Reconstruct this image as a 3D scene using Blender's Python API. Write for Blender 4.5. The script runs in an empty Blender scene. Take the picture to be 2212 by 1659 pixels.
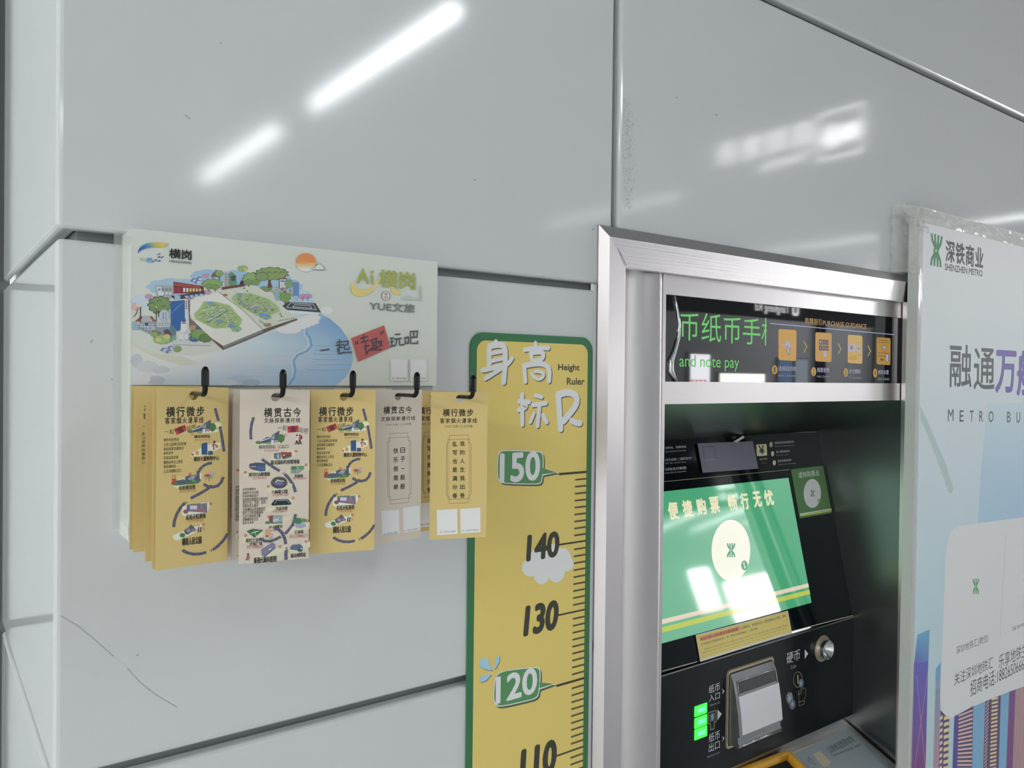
import bpy, bmesh, math, random
from mathutils import Vector, Matrix
from mathutils.geometry import tessellate_polygon
random.seed(7)
S = bpy.context.scene
COL = S.collection
V = Vector
PI = math.pi

# ------------------------------------------------------------------ camera (photo frame 2212 x 1659)
W, HH = 2212, 1659
FPX = 1732.2
YAW, PITCH, ROLL = math.radians(36.463), math.radians(-0.561), math.radians(0.645)
EYE = V((0, -0.8720, 1.6375))
_r = V((math.cos(YAW), -math.sin(YAW), 0)); _f = V((math.sin(YAW), math.cos(YAW), 0)); _u = V((0, 0, 1))
FW = math.cos(PITCH) * _f + math.sin(PITCH) * _u
_u2 = -math.sin(PITCH) * _f + math.cos(PITCH) * _u
RT = math.cos(ROLL) * _r + math.sin(ROLL) * _u2
UP = -math.sin(ROLL) * _r + math.cos(ROLL) * _u2
cam = bpy.data.cameras.new('camera'); cam.sensor_width = 36; cam.lens = FPX / W * 36
cam.clip_start = 0.02
co = bpy.data.objects.new('camera', cam); COL.objects.link(co)
M = Matrix.Identity(4)
for i in range(3):
    M[i][0], M[i][1], M[i][2], M[i][3] = RT[i], UP[i], -FW[i], EYE[i]
co.matrix_world = M
S.camera = co
# ------------------------------------------------------------------ colour management, world, big numbers of the light
S.view_settings.view_transform = 'Standard'; S.view_settings.look = 'None'
S.view_settings.gamma = 1; S.view_settings.exposure = 0.36; S.view_settings.use_curve_mapping = False
S.cycles.max_bounces = 8; S.cycles.glossy_bounces = 5; S.cycles.diffuse_bounces = 4
S.cycles.sample_clamp_indirect = 6; S.cycles.use_denoising = True
S.cycles.use_light_tree = True; S.cycles.caustics_reflective = False; S.cycles.blur_glossy = 0.3
wd = bpy.data.worlds.new('hall_daylight'); S.world = wd; wd.use_nodes = True
wb = wd.node_tree.nodes['Background']; wb.inputs[0].default_value = (0.95, 0.955, 0.985, 1); wb.inputs[1].default_value = 1.05
TUBE = 21.0          # radiance of the bright ceiling tubes
FAR = 5.0           # radiance of the dimmer strips further down the hall
KI = 0.58            # printed colours are given as seen in the photo; KI = light level they were seen under

# ------------------------------------------------------------------ helpers
def lin(h):
    o = []
    for i in (0, 2, 4):
        c = int(h[i:i + 2], 16) / 255
        o.append(c / 12.92 if c <= .04045 else ((c + .055) / 1.055) ** 2.4)
    return o
def ink(h, k=None):
    return tuple(min(.9, c / (k or KI)) for c in lin(h))
def pix(x, y): return FW + (x - W / 2) / FPX * RT - (y - HH / 2) / FPX * UP
class Plane:
    """a real flat face: origin O, U to its right, N towards the viewer; gives (u, v) of a photo pixel on it"""
    def __init__(s, O, U, N):
        s.O = V(O); s.U = V(U).normalized(); s.N = V(N).normalized(); s.V = s.N.cross(s.U).normalized()
        if s.V.z < 0: s.V = -s.V
    def P(s, x, y):
        d = pix(x, y); return EYE + d * ((s.O - EYE).dot(s.N) / d.dot(s.N))
    def uv(s, x, y):
        q = s.P(x, y) - s.O; return (q.dot(s.U), q.dot(s.V))
    def w(s, u, v, o=0): return s.O + s.U * u + s.V * v + s.N * o
def wallp(y=0.): return Plane((0, y, 0), (1, 0, 0), (0, -1, 0))

def mat(name, base, rough=.5, metal=0., spec=.5, coat=0., coat_r=.03, emit=None, es=0., bump=None, alpha=1., var=None):
    m = bpy.data.materials.new(name); m.use_nodes = True
    nt = m.node_tree; b = nt.nodes['Principled BSDF']
    b.inputs['Base Color'].default_value = (*base, 1); b.inputs['Roughness'].default_value = rough
    b.inputs['Metallic'].default_value = metal; b.inputs['Specular IOR Level'].default_value = spec
    b.inputs['Coat Weight'].default_value = coat; b.inputs['Coat Roughness'].default_value = coat_r
    b.inputs['Alpha'].default_value = alpha
    if emit: b.inputs['Emission Color'].default_value = (*emit, 1); b.inputs['Emission Strength'].default_value = es
    if bump or var:
        tc = nt.nodes.new('ShaderNodeTexCoord'); mp = nt.nodes.new('ShaderNodeMapping'); nz = nt.nodes.new('ShaderNodeTexNoise')
        nt.links.new(tc.outputs['Object'], mp.inputs['Vector']); nt.links.new(mp.outputs[0], nz.inputs['Vector'])
        sc = (bump or var)[0]; mp.inputs['Scale'].default_value = sc; nz.inputs['Scale'].default_value = 1; nz.inputs['Detail'].default_value = 4
        if bump:
            bp = nt.nodes.new('ShaderNodeBump'); bp.inputs['Strength'].default_value = bump[1]; bp.inputs['Distance'].default_value = bump[2]
            nt.links.new(nz.outputs[0], bp.inputs['Height']); nt.links.new(bp.outputs[0], b.inputs['Normal'])
        if var:
            mr = nt.nodes.new('ShaderNodeMapRange'); mr.inputs[3].default_value = var[1]; mr.inputs[4].default_value = var[2]
            mr.inputs[1].default_value = .3; mr.inputs[2].default_value = .7
            nt.links.new(nz.outputs[0], mr.inputs[0]); nt.links.new(mr.outputs[0], b.inputs['Roughness'])
    return m
def ink_mat(name, rough=.45, es=0., spec=.4, coat=0., coat_r=.05):
    """printed (or self-lit) colours, read from the mesh's own colour attribute"""
    m = bpy.data.materials.new(name); m.use_nodes = True; nt = m.node_tree; b = nt.nodes['Principled BSDF']
    a = nt.nodes.new('ShaderNodeAttribute'); a.attribute_name = 'Col'
    b.inputs['Roughness'].default_value = rough; b.inputs['Specular IOR Level'].default_value = spec
    b.inputs['Coat Weight'].default_value = coat; b.inputs['Coat Roughness'].default_value = coat_r
    if es:
        nt.links.new(a.outputs['Color'], b.inputs['Emission Color']); b.inputs['Emission Strength'].default_value = es
        b.inputs['Base Color'].default_value = (.01, .01, .01, 1)
    else: nt.links.new(a.outputs['Color'], b.inputs['Base Color'])
    return m

def tag(o, label, cat, group=None):
    o['label'] = label; o['category'] = cat
    if group: o['group'] = group
    return o
def thing(name, label, cat, loc, group=None):
    o = bpy.data.objects.new(name, None); o.empty_display_size = .05; COL.objects.link(o); o.location = loc
    return tag(o, label, cat, group)
def link(name, me, m, parent=None, label=None):
    for x in (m if isinstance(m, (list, tuple)) else [m]): me.materials.append(x)
    o = bpy.data.objects.new(name, me); COL.objects.link(o)
    if parent:
        o.parent = parent
        if parent.type == 'EMPTY': o.matrix_parent_inverse = Matrix.Translation(-parent.location)
    if label: o['label'] = label
    return o
def bm_obj(name, bm, m, parent=None, label=None, smooth=False, bevel=0., seg=2):
    bmesh.ops.recalc_face_normals(bm, faces=bm.faces)
    me = bpy.data.meshes.new(name); bm.to_mesh(me); bm.free()
    if smooth: me.polygons.foreach_set('use_smooth', [True] * len(me.polygons))
    o = link(name, me, m, parent, label)
    if bevel:
        b = o.modifiers.new('bevel', 'BEVEL'); b.width = bevel; b.segments = seg; b.limit_method = 'ANGLE'; b.angle_limit = math.radians(40)
        b.harden_normals = False
        me.polygons.foreach_set('use_smooth', [False] * len(me.polygons))
    return o
def struct(o): o['kind'] = 'structure'; return o
def box(bm, x0, x1, y0, y1, z0, z1):
    v = [bm.verts.new((x, y, z)) for x in (x0, x1) for y in (y0, y1) for z in (z0, z1)]
    for f in ((0, 1, 3, 2), (4, 6, 7, 5), (0, 4, 5, 1), (2, 3, 7, 6), (0, 2, 6, 4), (1, 5, 7, 3)): bm.faces.new([v[i] for i in f])
    return v
def boxo(name, d, m, parent=None, label=None, bevel=0., seg=2):
    bm = bmesh.new(); box(bm, *d); return bm_obj(name, bm, m, parent, label, bevel=bevel, seg=seg)
def prism(bm, pts, ext):
    """closed outline pts (3D), extruded along vector ext"""
    a = [bm.verts.new(p) for p in pts]; b = [bm.verts.new(V(p) + V(ext)) for p in pts]; n = len(a)
    for i in range(n): bm.faces.new((a[i], a[(i + 1) % n], b[(i + 1) % n], b[i]))
    for ring in (a, b):
        tri = tessellate_polygon([[v.co for v in ring]])
        for t in tri: bm.faces.new([ring[i] for i in t])
def tube(bm, pts, rad, n=12, cap=True):
    pts = [V(p) for p in pts]; rs = rad if isinstance(rad, (list, tuple)) else [rad] * len(pts); rings = []
    t0 = (pts[1] - pts[0]).normalized(); ref = t0.orthogonal().normalized()
    for i, p in enumerate(pts):
        t = (pts[min(i + 1, len(pts) - 1)] - pts[max(i - 1, 0)]).normalized()
        ref = (ref - t * ref.dot(t)).normalized(); b = t.cross(ref)
        rings.append([bm.verts.new(p + (ref * math.cos(2 * PI * k / n) + b * math.sin(2 * PI * k / n)) * rs[i]) for k in range(n)])
    for a, c in zip(rings, rings[1:]):
        for k in range(n): bm.faces.new((a[k], a[(k + 1) % n], c[(k + 1) % n], c[k]))
    if cap: bm.faces.new(rings[0]); bm.faces.new(rings[-1])
def lathe(bm, O, A, X, prof, n=40):
    """prof = [(radius, height along A)]"""
    O = V(O); A = V(A).normalized(); X = V(X).normalized(); Y = A.cross(X); rings = []
    for r, h in prof: rings.append([bm.verts.new(O + A * h + (X * math.cos(2 * PI * k / n) + Y * math.sin(2 * PI * k / n)) * r) for k in range(n)])
    for a, c in zip(rings, rings[1:]):
        for k in range(n): bm.faces.new((a[k], a[(k + 1) % n], c[(k + 1) % n], c[k]))
def rrect(x0, y0, x1, y1, r, n=6):
    p = []
    for cx, cy, a in ((x1 - r, y1 - r, 0), (x0 + r, y1 - r, 90), (x0 + r, y0 + r, 180), (x1 - r, y0 + r, 270)):
        for k in range(n + 1):
            t = math.radians(a + 90 * k / n); p.append((cx + r * math.cos(t), cy + r * math.sin(t)))
    return p
_tc = {}
def text_geo(s, bold=0., clip=None, sp=1.):
    if bold > .008: bold = 0.
    k = (s, bold, clip, sp)
    if k in _tc: return _tc[k]
    c = bpy.data.curves.new('t', 'FONT'); c.body = s; c.offset = bold; c.resolution_u = 2 if len(s) > 14 else 4; c.space_character = sp
    o = bpy.data.objects.new('t', c); COL.objects.link(o)
    me = bpy.data.meshes.new_from_object(o.evaluated_get(bpy.context.evaluated_depsgraph_get()))
    bpy.data.objects.remove(o); bpy.data.curves.remove(c)
    if clip:
        xs = [v.co.x for v in me.vertices]; cx = min(xs) + clip * (max(xs) - min(xs)); bm = bmesh.new(); bm.from_mesh(me)
        bmesh.ops.bisect_plane(bm, geom=bm.verts[:] + bm.edges[:] + bm.faces[:], plane_co=(cx, 0, 0), plane_no=(1, 0, 0), clear_outer=True)
        bm.to_mesh(me); bm.free()
    vs = [(v.co.x, v.co.y) for v in me.vertices]; fs = [tuple(p.vertices) for p in me.polygons]
    bpy.data.meshes.remove(me)
    x0 = min(v[0] for v in vs); x1 = max(v[0] for v in vs); y0 = min(v[1] for v in vs); y1 = max(v[1] for v in vs)
    _tc[k] = ([((a - x0) / (x1 - x0), (b - y0) / max(1e-6, y1 - y0)) for a, b in vs], fs, (x1 - x0) / max(1e-6, y1 - y0))
    return _tc[k]
class Art:
    """flat print on a Plane; every call lays one more thin layer of ink; coordinates are photo pixels via T (a crop's own scale)"""
    def __init__(s, pl, base=1.2e-4, step=1.2e-6, local=False, k=None):
        s.pl = pl; s.vs = []; s.fs = []; s.cs = []; s.o = base; s.step = step; s.local = local; s.T = lambda x, y: (x, y); s.k = k; s.uvin = False
    def crop(s, ox, oy, sc): s.T = lambda x, y: (ox + x / sc, oy + y / sc); return s
    def m(s, p): return p if s.uvin else s.pl.uv(*s.T(*p))
    def c(s, h): return ink(h, s.k) if isinstance(h, str) else h
    def raw(s, uv, faces, cols):
        b = len(s.vs)
        for (u, v), c in zip(uv, cols):
            s.vs.append((u, -s.o, v) if s.local else tuple(s.pl.w(u, v, s.o))); s.cs.append((*c, 1))
        s.fs += [tuple(b + i for i in f) for f in faces]
    def polyuv(s, uv, h):
        if isinstance(h, list): cols = [s.c(x) for x in h]
        else: cols = [s.c(h)] * len(uv)
        s.raw(uv, tessellate_polygon([[V((a, b, 0)) for a, b in uv]]), cols)
    def poly(s, pts, h): s.polyuv([s.m(p) for p in pts], h); s.o += s.step; return s
    def rect(s, x0, y0, x1, y1, h): return s.poly([(x0, y0), (x1, y0), (x1, y1), (x0, y1)], h)
    def ell(s, x, y, rx, ry, h, n=22, a0=0): return s.poly([(x + rx * math.cos(2 * PI * k / n + a0), y + ry * math.sin(2 * PI * k / n + a0)) for k in range(n)], h)
    def grad(s, a, b, c, d, ha, hb, n=8, hm=None):
        """quad a,b (top) c,d (bottom right, bottom left); colour runs ha -> hb down it"""
        A, B, C_, D_ = [V(s.m(p)) for p in (a, b, c, d)]; ca, cb = V(s.c(ha)), V(s.c(hb)); uv = []; cols = []; f = []
        cm = V(s.c(hm)) if hm else None
        for i in range(n + 1):
            t = i / n; uv += [tuple(A.lerp(D_, t)), tuple(B.lerp(C_, t))]
            q = ca.lerp(cb, t) if cm is None else (ca.lerp(cm, t * 2) if t < .5 else cm.lerp(cb, t * 2 - 1)); cols += [tuple(q)] * 2
            if i: f.append((2 * i - 2, 2 * i - 1, 2 * i + 1, 2 * i))
        s.raw(uv, f, cols); s.o += s.step; return s
    def line(s, pts, w, h, caps=True):
        """stroke of width w (pixels)"""
        P = [V(s.m(p)) for p in pts]
        if s.uvin: hw = w / 2
        else:
            q = s.m((pts[0][0] + w, pts[0][1])); q2 = s.m((pts[0][0], pts[0][1] + w)); hw = ((V(q) - P[0]).length * .5 + (V(q2) - P[0]).length * .5) / 2
        c = s.c(h); Q = [P[0]]
        for p in P[1:]:
            if (p - Q[-1]).length > 1e-6: Q.append(p)
        if len(Q) < 2: return s
        D = [(b - a).normalized() for a, b in zip(Q, Q[1:])]; shut = (Q[0] - Q[-1]).length < 1e-6; L_, R_2 = [], []
        for k, p in enumerate(Q):
            d0 = D[k - 1] if k else (D[-1] if shut else D[0]); d1 = D[k] if k < len(D) else (D[0] if shut else D[-1])
            n0, n1 = V((-d0.y, d0.x)), V((-d1.y, d1.x)); m_ = n0 + n1
            m_ = n1 if m_.length < .3 else m_ / max(.35, m_.length_squared / 2); L_.append(p + m_ * hw); R_2.append(p - m_ * hw)
        uv = [tuple(x) for k in range(len(Q)) for x in (L_[k], R_2[k])]
        s.raw(uv, [(2 * k, 2 * k + 1, 2 * k + 3, 2 * k + 2) for k in range(len(Q) - 1)], [c] * len(uv))
        if caps and not shut:
            for p, d in ((Q[0], -D[0]), (Q[-1], D[-1])):
                n_ = V((-d.y, d.x)); f_ = [tuple(p + (n_ * math.cos(PI * k / 6) + d * math.sin(PI * k / 6)) * hw) for k in range(7)]
                s.raw(f_, [tuple(range(7))], [c] * 7)
        s.o += s.step; return s
    def text(s, t, tl, br, h, bold=0., clip=None, skew=0., rot=0., sp=1., wide=None):
        """fills the box tl..br (pixels, on the plane an upright box); wide: only the height counts, width from the font x wide"""
        g, f, asp = text_geo(t, bold, clip, sp); a = V(s.m(tl)); b = V(s.m(br)); h_ = a.y - b.y; w_ = b.x - a.x
        if wide: w_ = abs(h_) * asp * wide
        cr, sr = math.cos(rot), math.sin(rot); cx, cy = a.x + w_ / 2, (a.y + b.y) / 2; uv = []
        for x, y in g:
            u, v = a.x + x * w_ + skew * (y - .5) * h_, b.y + y * h_
            if rot: u, v = cx + (u - cx) * cr - (v - cy) * sr, cy + (u - cx) * sr + (v - cy) * cr
            uv.append((u, v))
        c = s.c(h); e = bold * abs(h_) * 1.1 if bold > .008 else 0
        for dx, dy in ([(e * math.cos(q * PI / 4), e * math.sin(q * PI / 4)) for q in range(0, 8, 1 if len(t) < 4 else 2)] if e else [(0, 0)]):
            s.raw([(u + dx, v + dy) for u, v in uv], f, [c] * len(uv)); s.o += s.step if e else 0
        s.o += s.step; return s
    def blob(s, x, y, rx, ry, h, n=9, outline=None, amp=.14):
        """leafy / cloudy outline"""
        def ring(k):
            return [(x + k * rx * (1 + amp * abs(math.sin(n * t / 2)) - amp / 2) * math.cos(t), y + k * ry * (1 + amp * abs(math.sin(n * t / 2)) - amp / 2) * math.sin(t)) for t in [2 * PI * i / 44 for i in range(44)]]
        if outline: s.poly(ring(1.1), outline)
        return s.poly(ring(1), h)
    def tree(s, x, y, r, h='7c9163', dk='4c5f45', trunk=True):
        if trunk: s.line([(x, y + r * .3), (x, y + r * 1.35)], r * .24, '54483c', caps=False)
        s.blob(x, y, r, r * .78, h, 9, dk, .2)
        for dx, dy in ((-.4, .1), (.1, -.25), (.45, .15), (0, .4)):
            s.line([(x + r * (dx - .22), y + r * (dy + .06)), (x + r * dx, y + r * (dy - .1)), (x + r * (dx + .22), y + r * (dy + .06))], r * .07, dk, caps=False)
        return s
    def done(s, name, m, parent=None, label=None):
        me = bpy.data.meshes.new(name); me.from_pydata(s.vs, [], s.fs)
        at = me.color_attributes.new('Col', 'FLOAT_COLOR', 'POINT'); at.data.foreach_set('color', [x for c in s.cs for x in c])
        me.update(); N = V((0, -1, 0)) if s.local else s.pl.N
        fl = [p.index for p in me.polygons if p.normal.dot(N) < 0]
        if fl:
            bm = bmesh.new(); bm.from_mesh(me); bm.faces.ensure_lookup_table()
            bmesh.ops.reverse_faces(bm, faces=[bm.faces[i] for i in fl]); bm.to_mesh(me); bm.free()
        return link(name, me, m, parent, label)

# ------------------------------------------------------------------ materials
M_wall = mat('white_enamel_panel', (.72, .74, .75), .085, spec=.5, bump=((230, 230, 230), .035, .0004))
M_joint = mat('grey_joint', (.27, .29, .29), .4)
M_ceil = mat('grey_ceiling', (.24, .25, .26), .6)
M_floor = mat('grey_granite', (.70, .70, .70), .25, var=((9, 9, 9), .18, .35))
M_steel = mat('brushed_steel', (.70, .665, .67), .33, 1., bump=((420, 420, 6), .10, .0006))
M_steelh = mat('brushed_steel_horizontal', (.80, .765, .77), .30, 1., bump=((6, 420, 420), .30, .0006))
M_dsteel = mat('dark_steel', (.36, .37, .36), .28, 1., bump=((200, 200, 6), .05, .0005))
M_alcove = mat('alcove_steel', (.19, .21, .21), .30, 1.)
M_chrome = mat('polished_metal', (.74, .74, .76), .14, 1.)
M_silver = mat('satin_silver', (.30, .31, .32), .30, .75)
M_black = mat('black_glass_panel', (.004, .008, .010), .07, spec=.16)
M_blackpl = mat('black_vinyl', (.004, .005, .005), .12, spec=.32)
M_rod = mat('black_coated_wire', (.005, .006, .006), .28, spec=.25)
M_glass = mat('black_display_glass', (.014, .015, .018), .025, spec=1.)
M_white = mat('white_acrylic', (.78, .80, .76), .22)
M_grey = mat('grey_frame_and_shade', (.42, .44, .43), .48)
M_rubber = mat('black_foam', (.008, .009, .008), .8)
M_gold = mat('gold_anodised', (.55, .47, .33), .38, .6)
M_yel = mat('orange_plastic', (.80, .42, .04), .28)
M_yplate = mat('cream_plate', (.74, .68, .55), .35)
M_green = mat('green_board', (.050, .205, .085), .4)
M_pboard = mat('foam_board', (.66, .68, .655), .4)
M_ycard = mat('yellow_card_stock', ink('b39e68', .58), .5)
M_wcard = mat('white_card_stock', ink('b2a89b', .58), .5)
M_ink = ink_mat('printed_ink')
M_inkg = ink_mat('printed_ink_gloss', .28, spec=.5)
M_dec = ink_mat('panel_lettering', .4)
M_tube = mat('led_tube', (.9, .9, .9), .4, emit=(.95, .97, 1.), es=TUBE)
M_tubef = mat('dim_led_strip', (.9, .9, .9), .4, emit=(.95, .98, 1.), es=FAR)
M_tubeb = mat('far_fill_tube', (.9, .9, .9), .4, emit=(.97, .975, 1.), es=46.)
M_tubel = mat('left_fill_tube', (.9, .9, .9), .4, emit=(.96, 1., .93), es=190.)
M_tubec = mat('corner_fill_tube', (.9, .9, .9), .4, emit=(.96, 1., .95), es=18.)
M_tuben = mat('old_tube', (.9, .9, .9), .4, emit=(.95, .97, 1.), es=8.)
M_housing = mat('white_lamp_housing', (.75, .76, .76), .4)
def film_mat(name, a, rough):
    m = bpy.data.materials.new(name); m.use_nodes = True; nt = m.node_tree; b = nt.nodes['Principled BSDF']; out = nt.nodes['Material Output']
    b.inputs['Base Color'].default_value = (.78, .80, .76, 1); b.inputs['Roughness'].default_value = rough; b.inputs['Specular IOR Level'].default_value = .9
    t = nt.nodes.new('ShaderNodeBsdfTransparent'); mx = nt.nodes.new('ShaderNodeMixShader'); mx.inputs[0].default_value = a
    nt.links.new(t.outputs[0], mx.inputs[1]); nt.links.new(b.outputs[0], mx.inputs[2]); nt.links.new(mx.outputs[0], out.inputs[0])
    return m
M_tape = film_mat('clear_packing_tape', .33, .09)

# ================================================================== THE SETTING
XC = .1039; GZ = [(-.05, .70), (.711, 1.2334), (1.2451, 1.7645), (1.7746, 2.297), (2.308, 2.84)]
def lpanel(z0, z1, x1, m=M_wall):
    """one enamel panel folded round the left corner"""
    bm = bmesh.new(); t = .020
    prism(bm, [(x1, 0, z0), (XC, 0, z0), (XC, .592, z0), (XC + t, .592, z0), (XC + t, t, z0), (x1, t, z0)], (0, 0, z1 - z0))
    return bm
wb_ = struct(boxo('wall_back', (XC + .022, .80, .0205, .06, -.05, 3.2), M_joint))
bm = bmesh.new(); box(bm, .80, 5.0, .0205, .06, 1.83, 3.2); box(bm, 1.72, 5.0, .0205, .06, -.05, 1.83)
struct(bm_obj('wall_back_backing', bm, M_joint, wb_))
for z0, z1 in GZ:
    x1 = .7945 if z1 < 1.77 else .8267
    bm_obj('wall_panel', lpanel(z0, z1, x1), M_wall, wb_, bevel=.0055, seg=3)
for x0, x1, z0, z1 in ((.8382, 3.35, 1.825, 2.297), (.8382, 3.35, 2.308, 2.84), (3.36, 5.0, 1.825, 2.297), (3.36, 5.0, 2.308, 2.84), (1.725, 5.0, -.05, 1.815)):
    boxo('wall_panel', (x0, x1, 0, .020, z0, z1), M_wall, wb_, bevel=.0055, seg=3)
wl = struct(boxo('wall_left', (-3.2, XC + .01, .613, .65, -.05, 3.2), M_joint))
for z0, z1 in GZ: boxo('wall_panel', (-3.2, XC - .008, .600, .612, z0, z1), M_wall, wl, bevel=.005, seg=3)
struct(boxo('wall_left_core', (XC + .0205, XC + .045, .0206, .65, -.05, 3.2), M_joint, wl))
struct(boxo('floor', (-6, 15, -5.6, .66, -.1, -.05), M_floor))
cl = struct(boxo('ceiling', (-6, 15, -5.6, .66, 3.0, 3.1), M_ceil))
wf = struct(boxo('wall_front', (-6, 15, -5.62, -5.44, -.05, 3.0), M_wall))
# scuffs and old glue marks on the enamel (their own shapes)
a = Art(wallp(0), 1e-4)
for p in ([(400, 249), (405, 253), (411, 257)], [(1461, 210), (1463, 212)], [(1545, 247), (1549, 249)], [(196, 740), (200, 735)], [(241, 818), (243, 820)], [(295, 1416), (299, 1414)], [(1024, 388), (1027, 389)], [(476, 92), (478, 95)], [(1280, 497), (1282, 494)]):
    a.line(p, 1.6, '5d6163')
for _ in range(260):
    x = 1356 + random.gauss(0, 7); y = random.uniform(212, 452)
    if 1345 < x < 1372 and (y > 235 or x < 1360): a.line([(x, y), (x + random.uniform(-3, 3), y + random.uniform(-4, 4))], .8, '83898a', caps=False)
pts = [(130, 1330), (165, 1350), (200, 1378), (245, 1418)]; a.line(pts, 1.3, '8d9190', caps=False)
a.line([(275, 1443), (300, 1472), (335, 1500), (382, 1528)], 1.3, '8b8f8f', caps=False)
o = a.done('scuff_marks', M_dec, wb_); 

# ================================================================== CEILING LAMPS
def lamp(x, y0, y1, m, label, group, r=.028, skirt=0.):
    t = thing('ceiling_lamp', label, 'ceiling light', (x, (y0 + y1) / 2, 3.0), group)
    boxo('lamp_housing', (x - .03, x + .03, y0 - .02, y1 + .02, 2.83, 2.86), M_housing, t, bevel=.004)
    if skirt:  # added skirts and cap, keep this lamp's light off the upper wall
        for sx in (-1, 1): boxo('cutoff_skirt', (x + sx * .07 - .003, x + sx * .07 + .003, y0 - .02, y1 + .02, skirt, 2.86), M_housing, t)
        boxo('cutoff_cap', (x - .073, x + .073, y0 - .02, y1 + .02, 2.842, 2.846), M_housing, t)
    for yy in (y0 + .2, y1 - .2):
        bm = bmesh.new(); tube(bm, [(x, yy, 2.855), (x, yy, 3.0)], .006); bm_obj('hanger', bm, M_housing, t)
    bm = bmesh.new(); tube(bm, [(x, y0, 2.80), (x, y1, 2.80)], r, 14); bm_obj('lamp_tube', bm, m, t, smooth=True)
G1 = 'bright tube lights under the hall ceiling'; G2 = 'dim strip lights further along the hall ceiling'
for x in (-3.7, -1.2, 1.37):
    for i, (y0, y1) in enumerate(((-2.44, -1.31), (-4.10, -2.91))):
        lamp(x, y0, y1, {-3.7: M_tubel, -1.2: M_tuben, 1.37: M_tube}[x], 'white tube lamp %s, %s the machine wall' % ({-3.7: 'added as fill far left behind the corner', -1.2: 'left of the panelled corner', 1.37: 'mirrored as a streak on the upper panel'}[x], 'nearer' if i == 0 else 'farther from'), G1, skirt=2.780 if x < -3 else 0)  # far-left pair is added fill for the return wall
lamp(-1.1, -.50, .45, M_tubec, 'short fill lamp added in the corner bay left of the panelled corner', G1)  # extra lamp added to brighten the return wall
for x in (3.9, 6.25):
    for i, (y0, y1) in enumerate(((-2.44, -1.31), (-3.98, -2.63))):
        lamp(x, y0, y1, M_tubef, 'dim ceiling strip lamp %s along the hall, %s the machine wall' % ('midway' if x < 5 else 'far', 'near' if i == 0 else 'away from'), G2, .012)
for i, x in enumerate((8.9, 10.2, 11.6)):
    lamp(x, -4.9, -3.1, M_tubeb, 'thick white tube lamp by the opposite wall, %s of three' % ('nearest', 'middle', 'farthest')[i], G1, .028)  # added fill lamps that brighten the opposite wall

# ================================================================== HANGING SIGNS BEHIND THE CAMERA (seen mirrored in the wall and the glass)
t = thing('hanging_sign', 'black hanging sign with lit white ticketing lettering and hand pictogram', 'sign', (3.03, -1.25, 3.0))
boxo('sign_box', (3.0, 3.06, -1.78, -.78, 2.42, 2.78), mat('sign_black', (.30, .31, .32), .5), t, bevel=.006)
for yy in (-1.6, -.95):
    bm = bmesh.new(); tube(bm, [(3.03, yy, 2.77), (3.03, yy, 3.0)], .01); bm_obj('hanger', bm, M_housing, t)
a = Art(Plane((3.0, 0, 0), (0, -1, 0), (-1, 0, 0)), 2e-3, 1e-5, k=1.); a.uvin = True
WH = (1, 1, 1)
a.line([(.875, 2.545), (.875, 2.733), (1.065, 2.733), (1.065, 2.545), (.875, 2.545)], .008, WH)
a.polyuv(rrect(.885, 2.60, .97, 2.67, .02), WH); a.polyuv([(.97, 2.59), (.99, 2.68), (1.01, 2.69), (1.045, 2.65), (1.05, 2.62), (1.01, 2.58)], WH)
a.text('自助售票', (1.10, 2.73), (1.59, 2.625), WH, .01, sp=1.15)
a.text('Ticketing', (1.10, 2.605), (1.34, 2.545), WH, .01)
a.done('lit_lettering', ink_mat('lit_sign_white', es=7.), t)
t = thing('hanging_sign', 'long black hanging exit sign reading Tangkeng Rd with letter D', 'sign', (5.9, -3.4, 3.0))
boxo('sign_box', (4.55, 7.6, -3.44, -3.36, 2.16, 2.62), mat('sign_matt_black', (.008, .009, .01), .4), t, bevel=.006)
for xx in (5.0, 7.2):
    bm = bmesh.new(); tube(bm, [(xx, -3.4, 2.61), (xx, -3.4, 3.0)], .012); bm_obj('hanger', bm, M_rod, t)
a = Art(Plane((0, -3.36, 0), (-1, 0, 0), (0, 1, 0)), 1e-3, 1e-5, k=1.); a.uvin = True
a.polyuv(rrect(-6.30, 2.20, -6.20, 2.33, .03), (1, 1, 1)); a.polyuv(rrect(-6.275, 2.225, -6.225, 2.305, .02), (.02, .02, .02)); a.o += 1e-4
a.text('塘坑路', (-6.16, 2.45), (-5.70, 2.31), (1, 1, 1), .01); a.text('Tangkeng Rd', (-6.16, 2.285), (-5.68, 2.195), (1, 1, 1), .01)
a.done('lit_lettering', ink_mat('lit_exit_white', es=4.), t)

# ------------------------------------------------------------------ things on the opposite wall (mirrored in the display glass and the screen)
def wallbox(name, label, cat, x0, x1, z0, z1, m, d=.04):
    t = thing(name, label, cat, ((x0 + x1) / 2, -5.44, z0)); boxo('panel_frame', (x0 - .02, x1 + .02, -5.44, -5.44 + d, z0 - .02, z1 + .02), M_grey, t)
    boxo('panel_face', (x0, x1, -5.44 + d, -5.44 + d + .004, z0, z1), m, t); return t
wallbox('light_box', 'wide backlit white panel on the opposite wall', 'light box', 7.75, 8.62, 1.22, 1.70, mat('backlit_cream', (.8, .8, .75), .4, emit=(1., .99, .90), es=7.5))
t = wallbox('notice_board', 'narrow backlit white notice with rows of red symbols', 'notice', 7.22, 7.56, 1.42, 1.92, mat('backlit_white', (.8, .8, .8), .4, emit=(.95, .95, 1.), es=6.))
M_red = ink_mat('backlit_red', es=4.)
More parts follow.
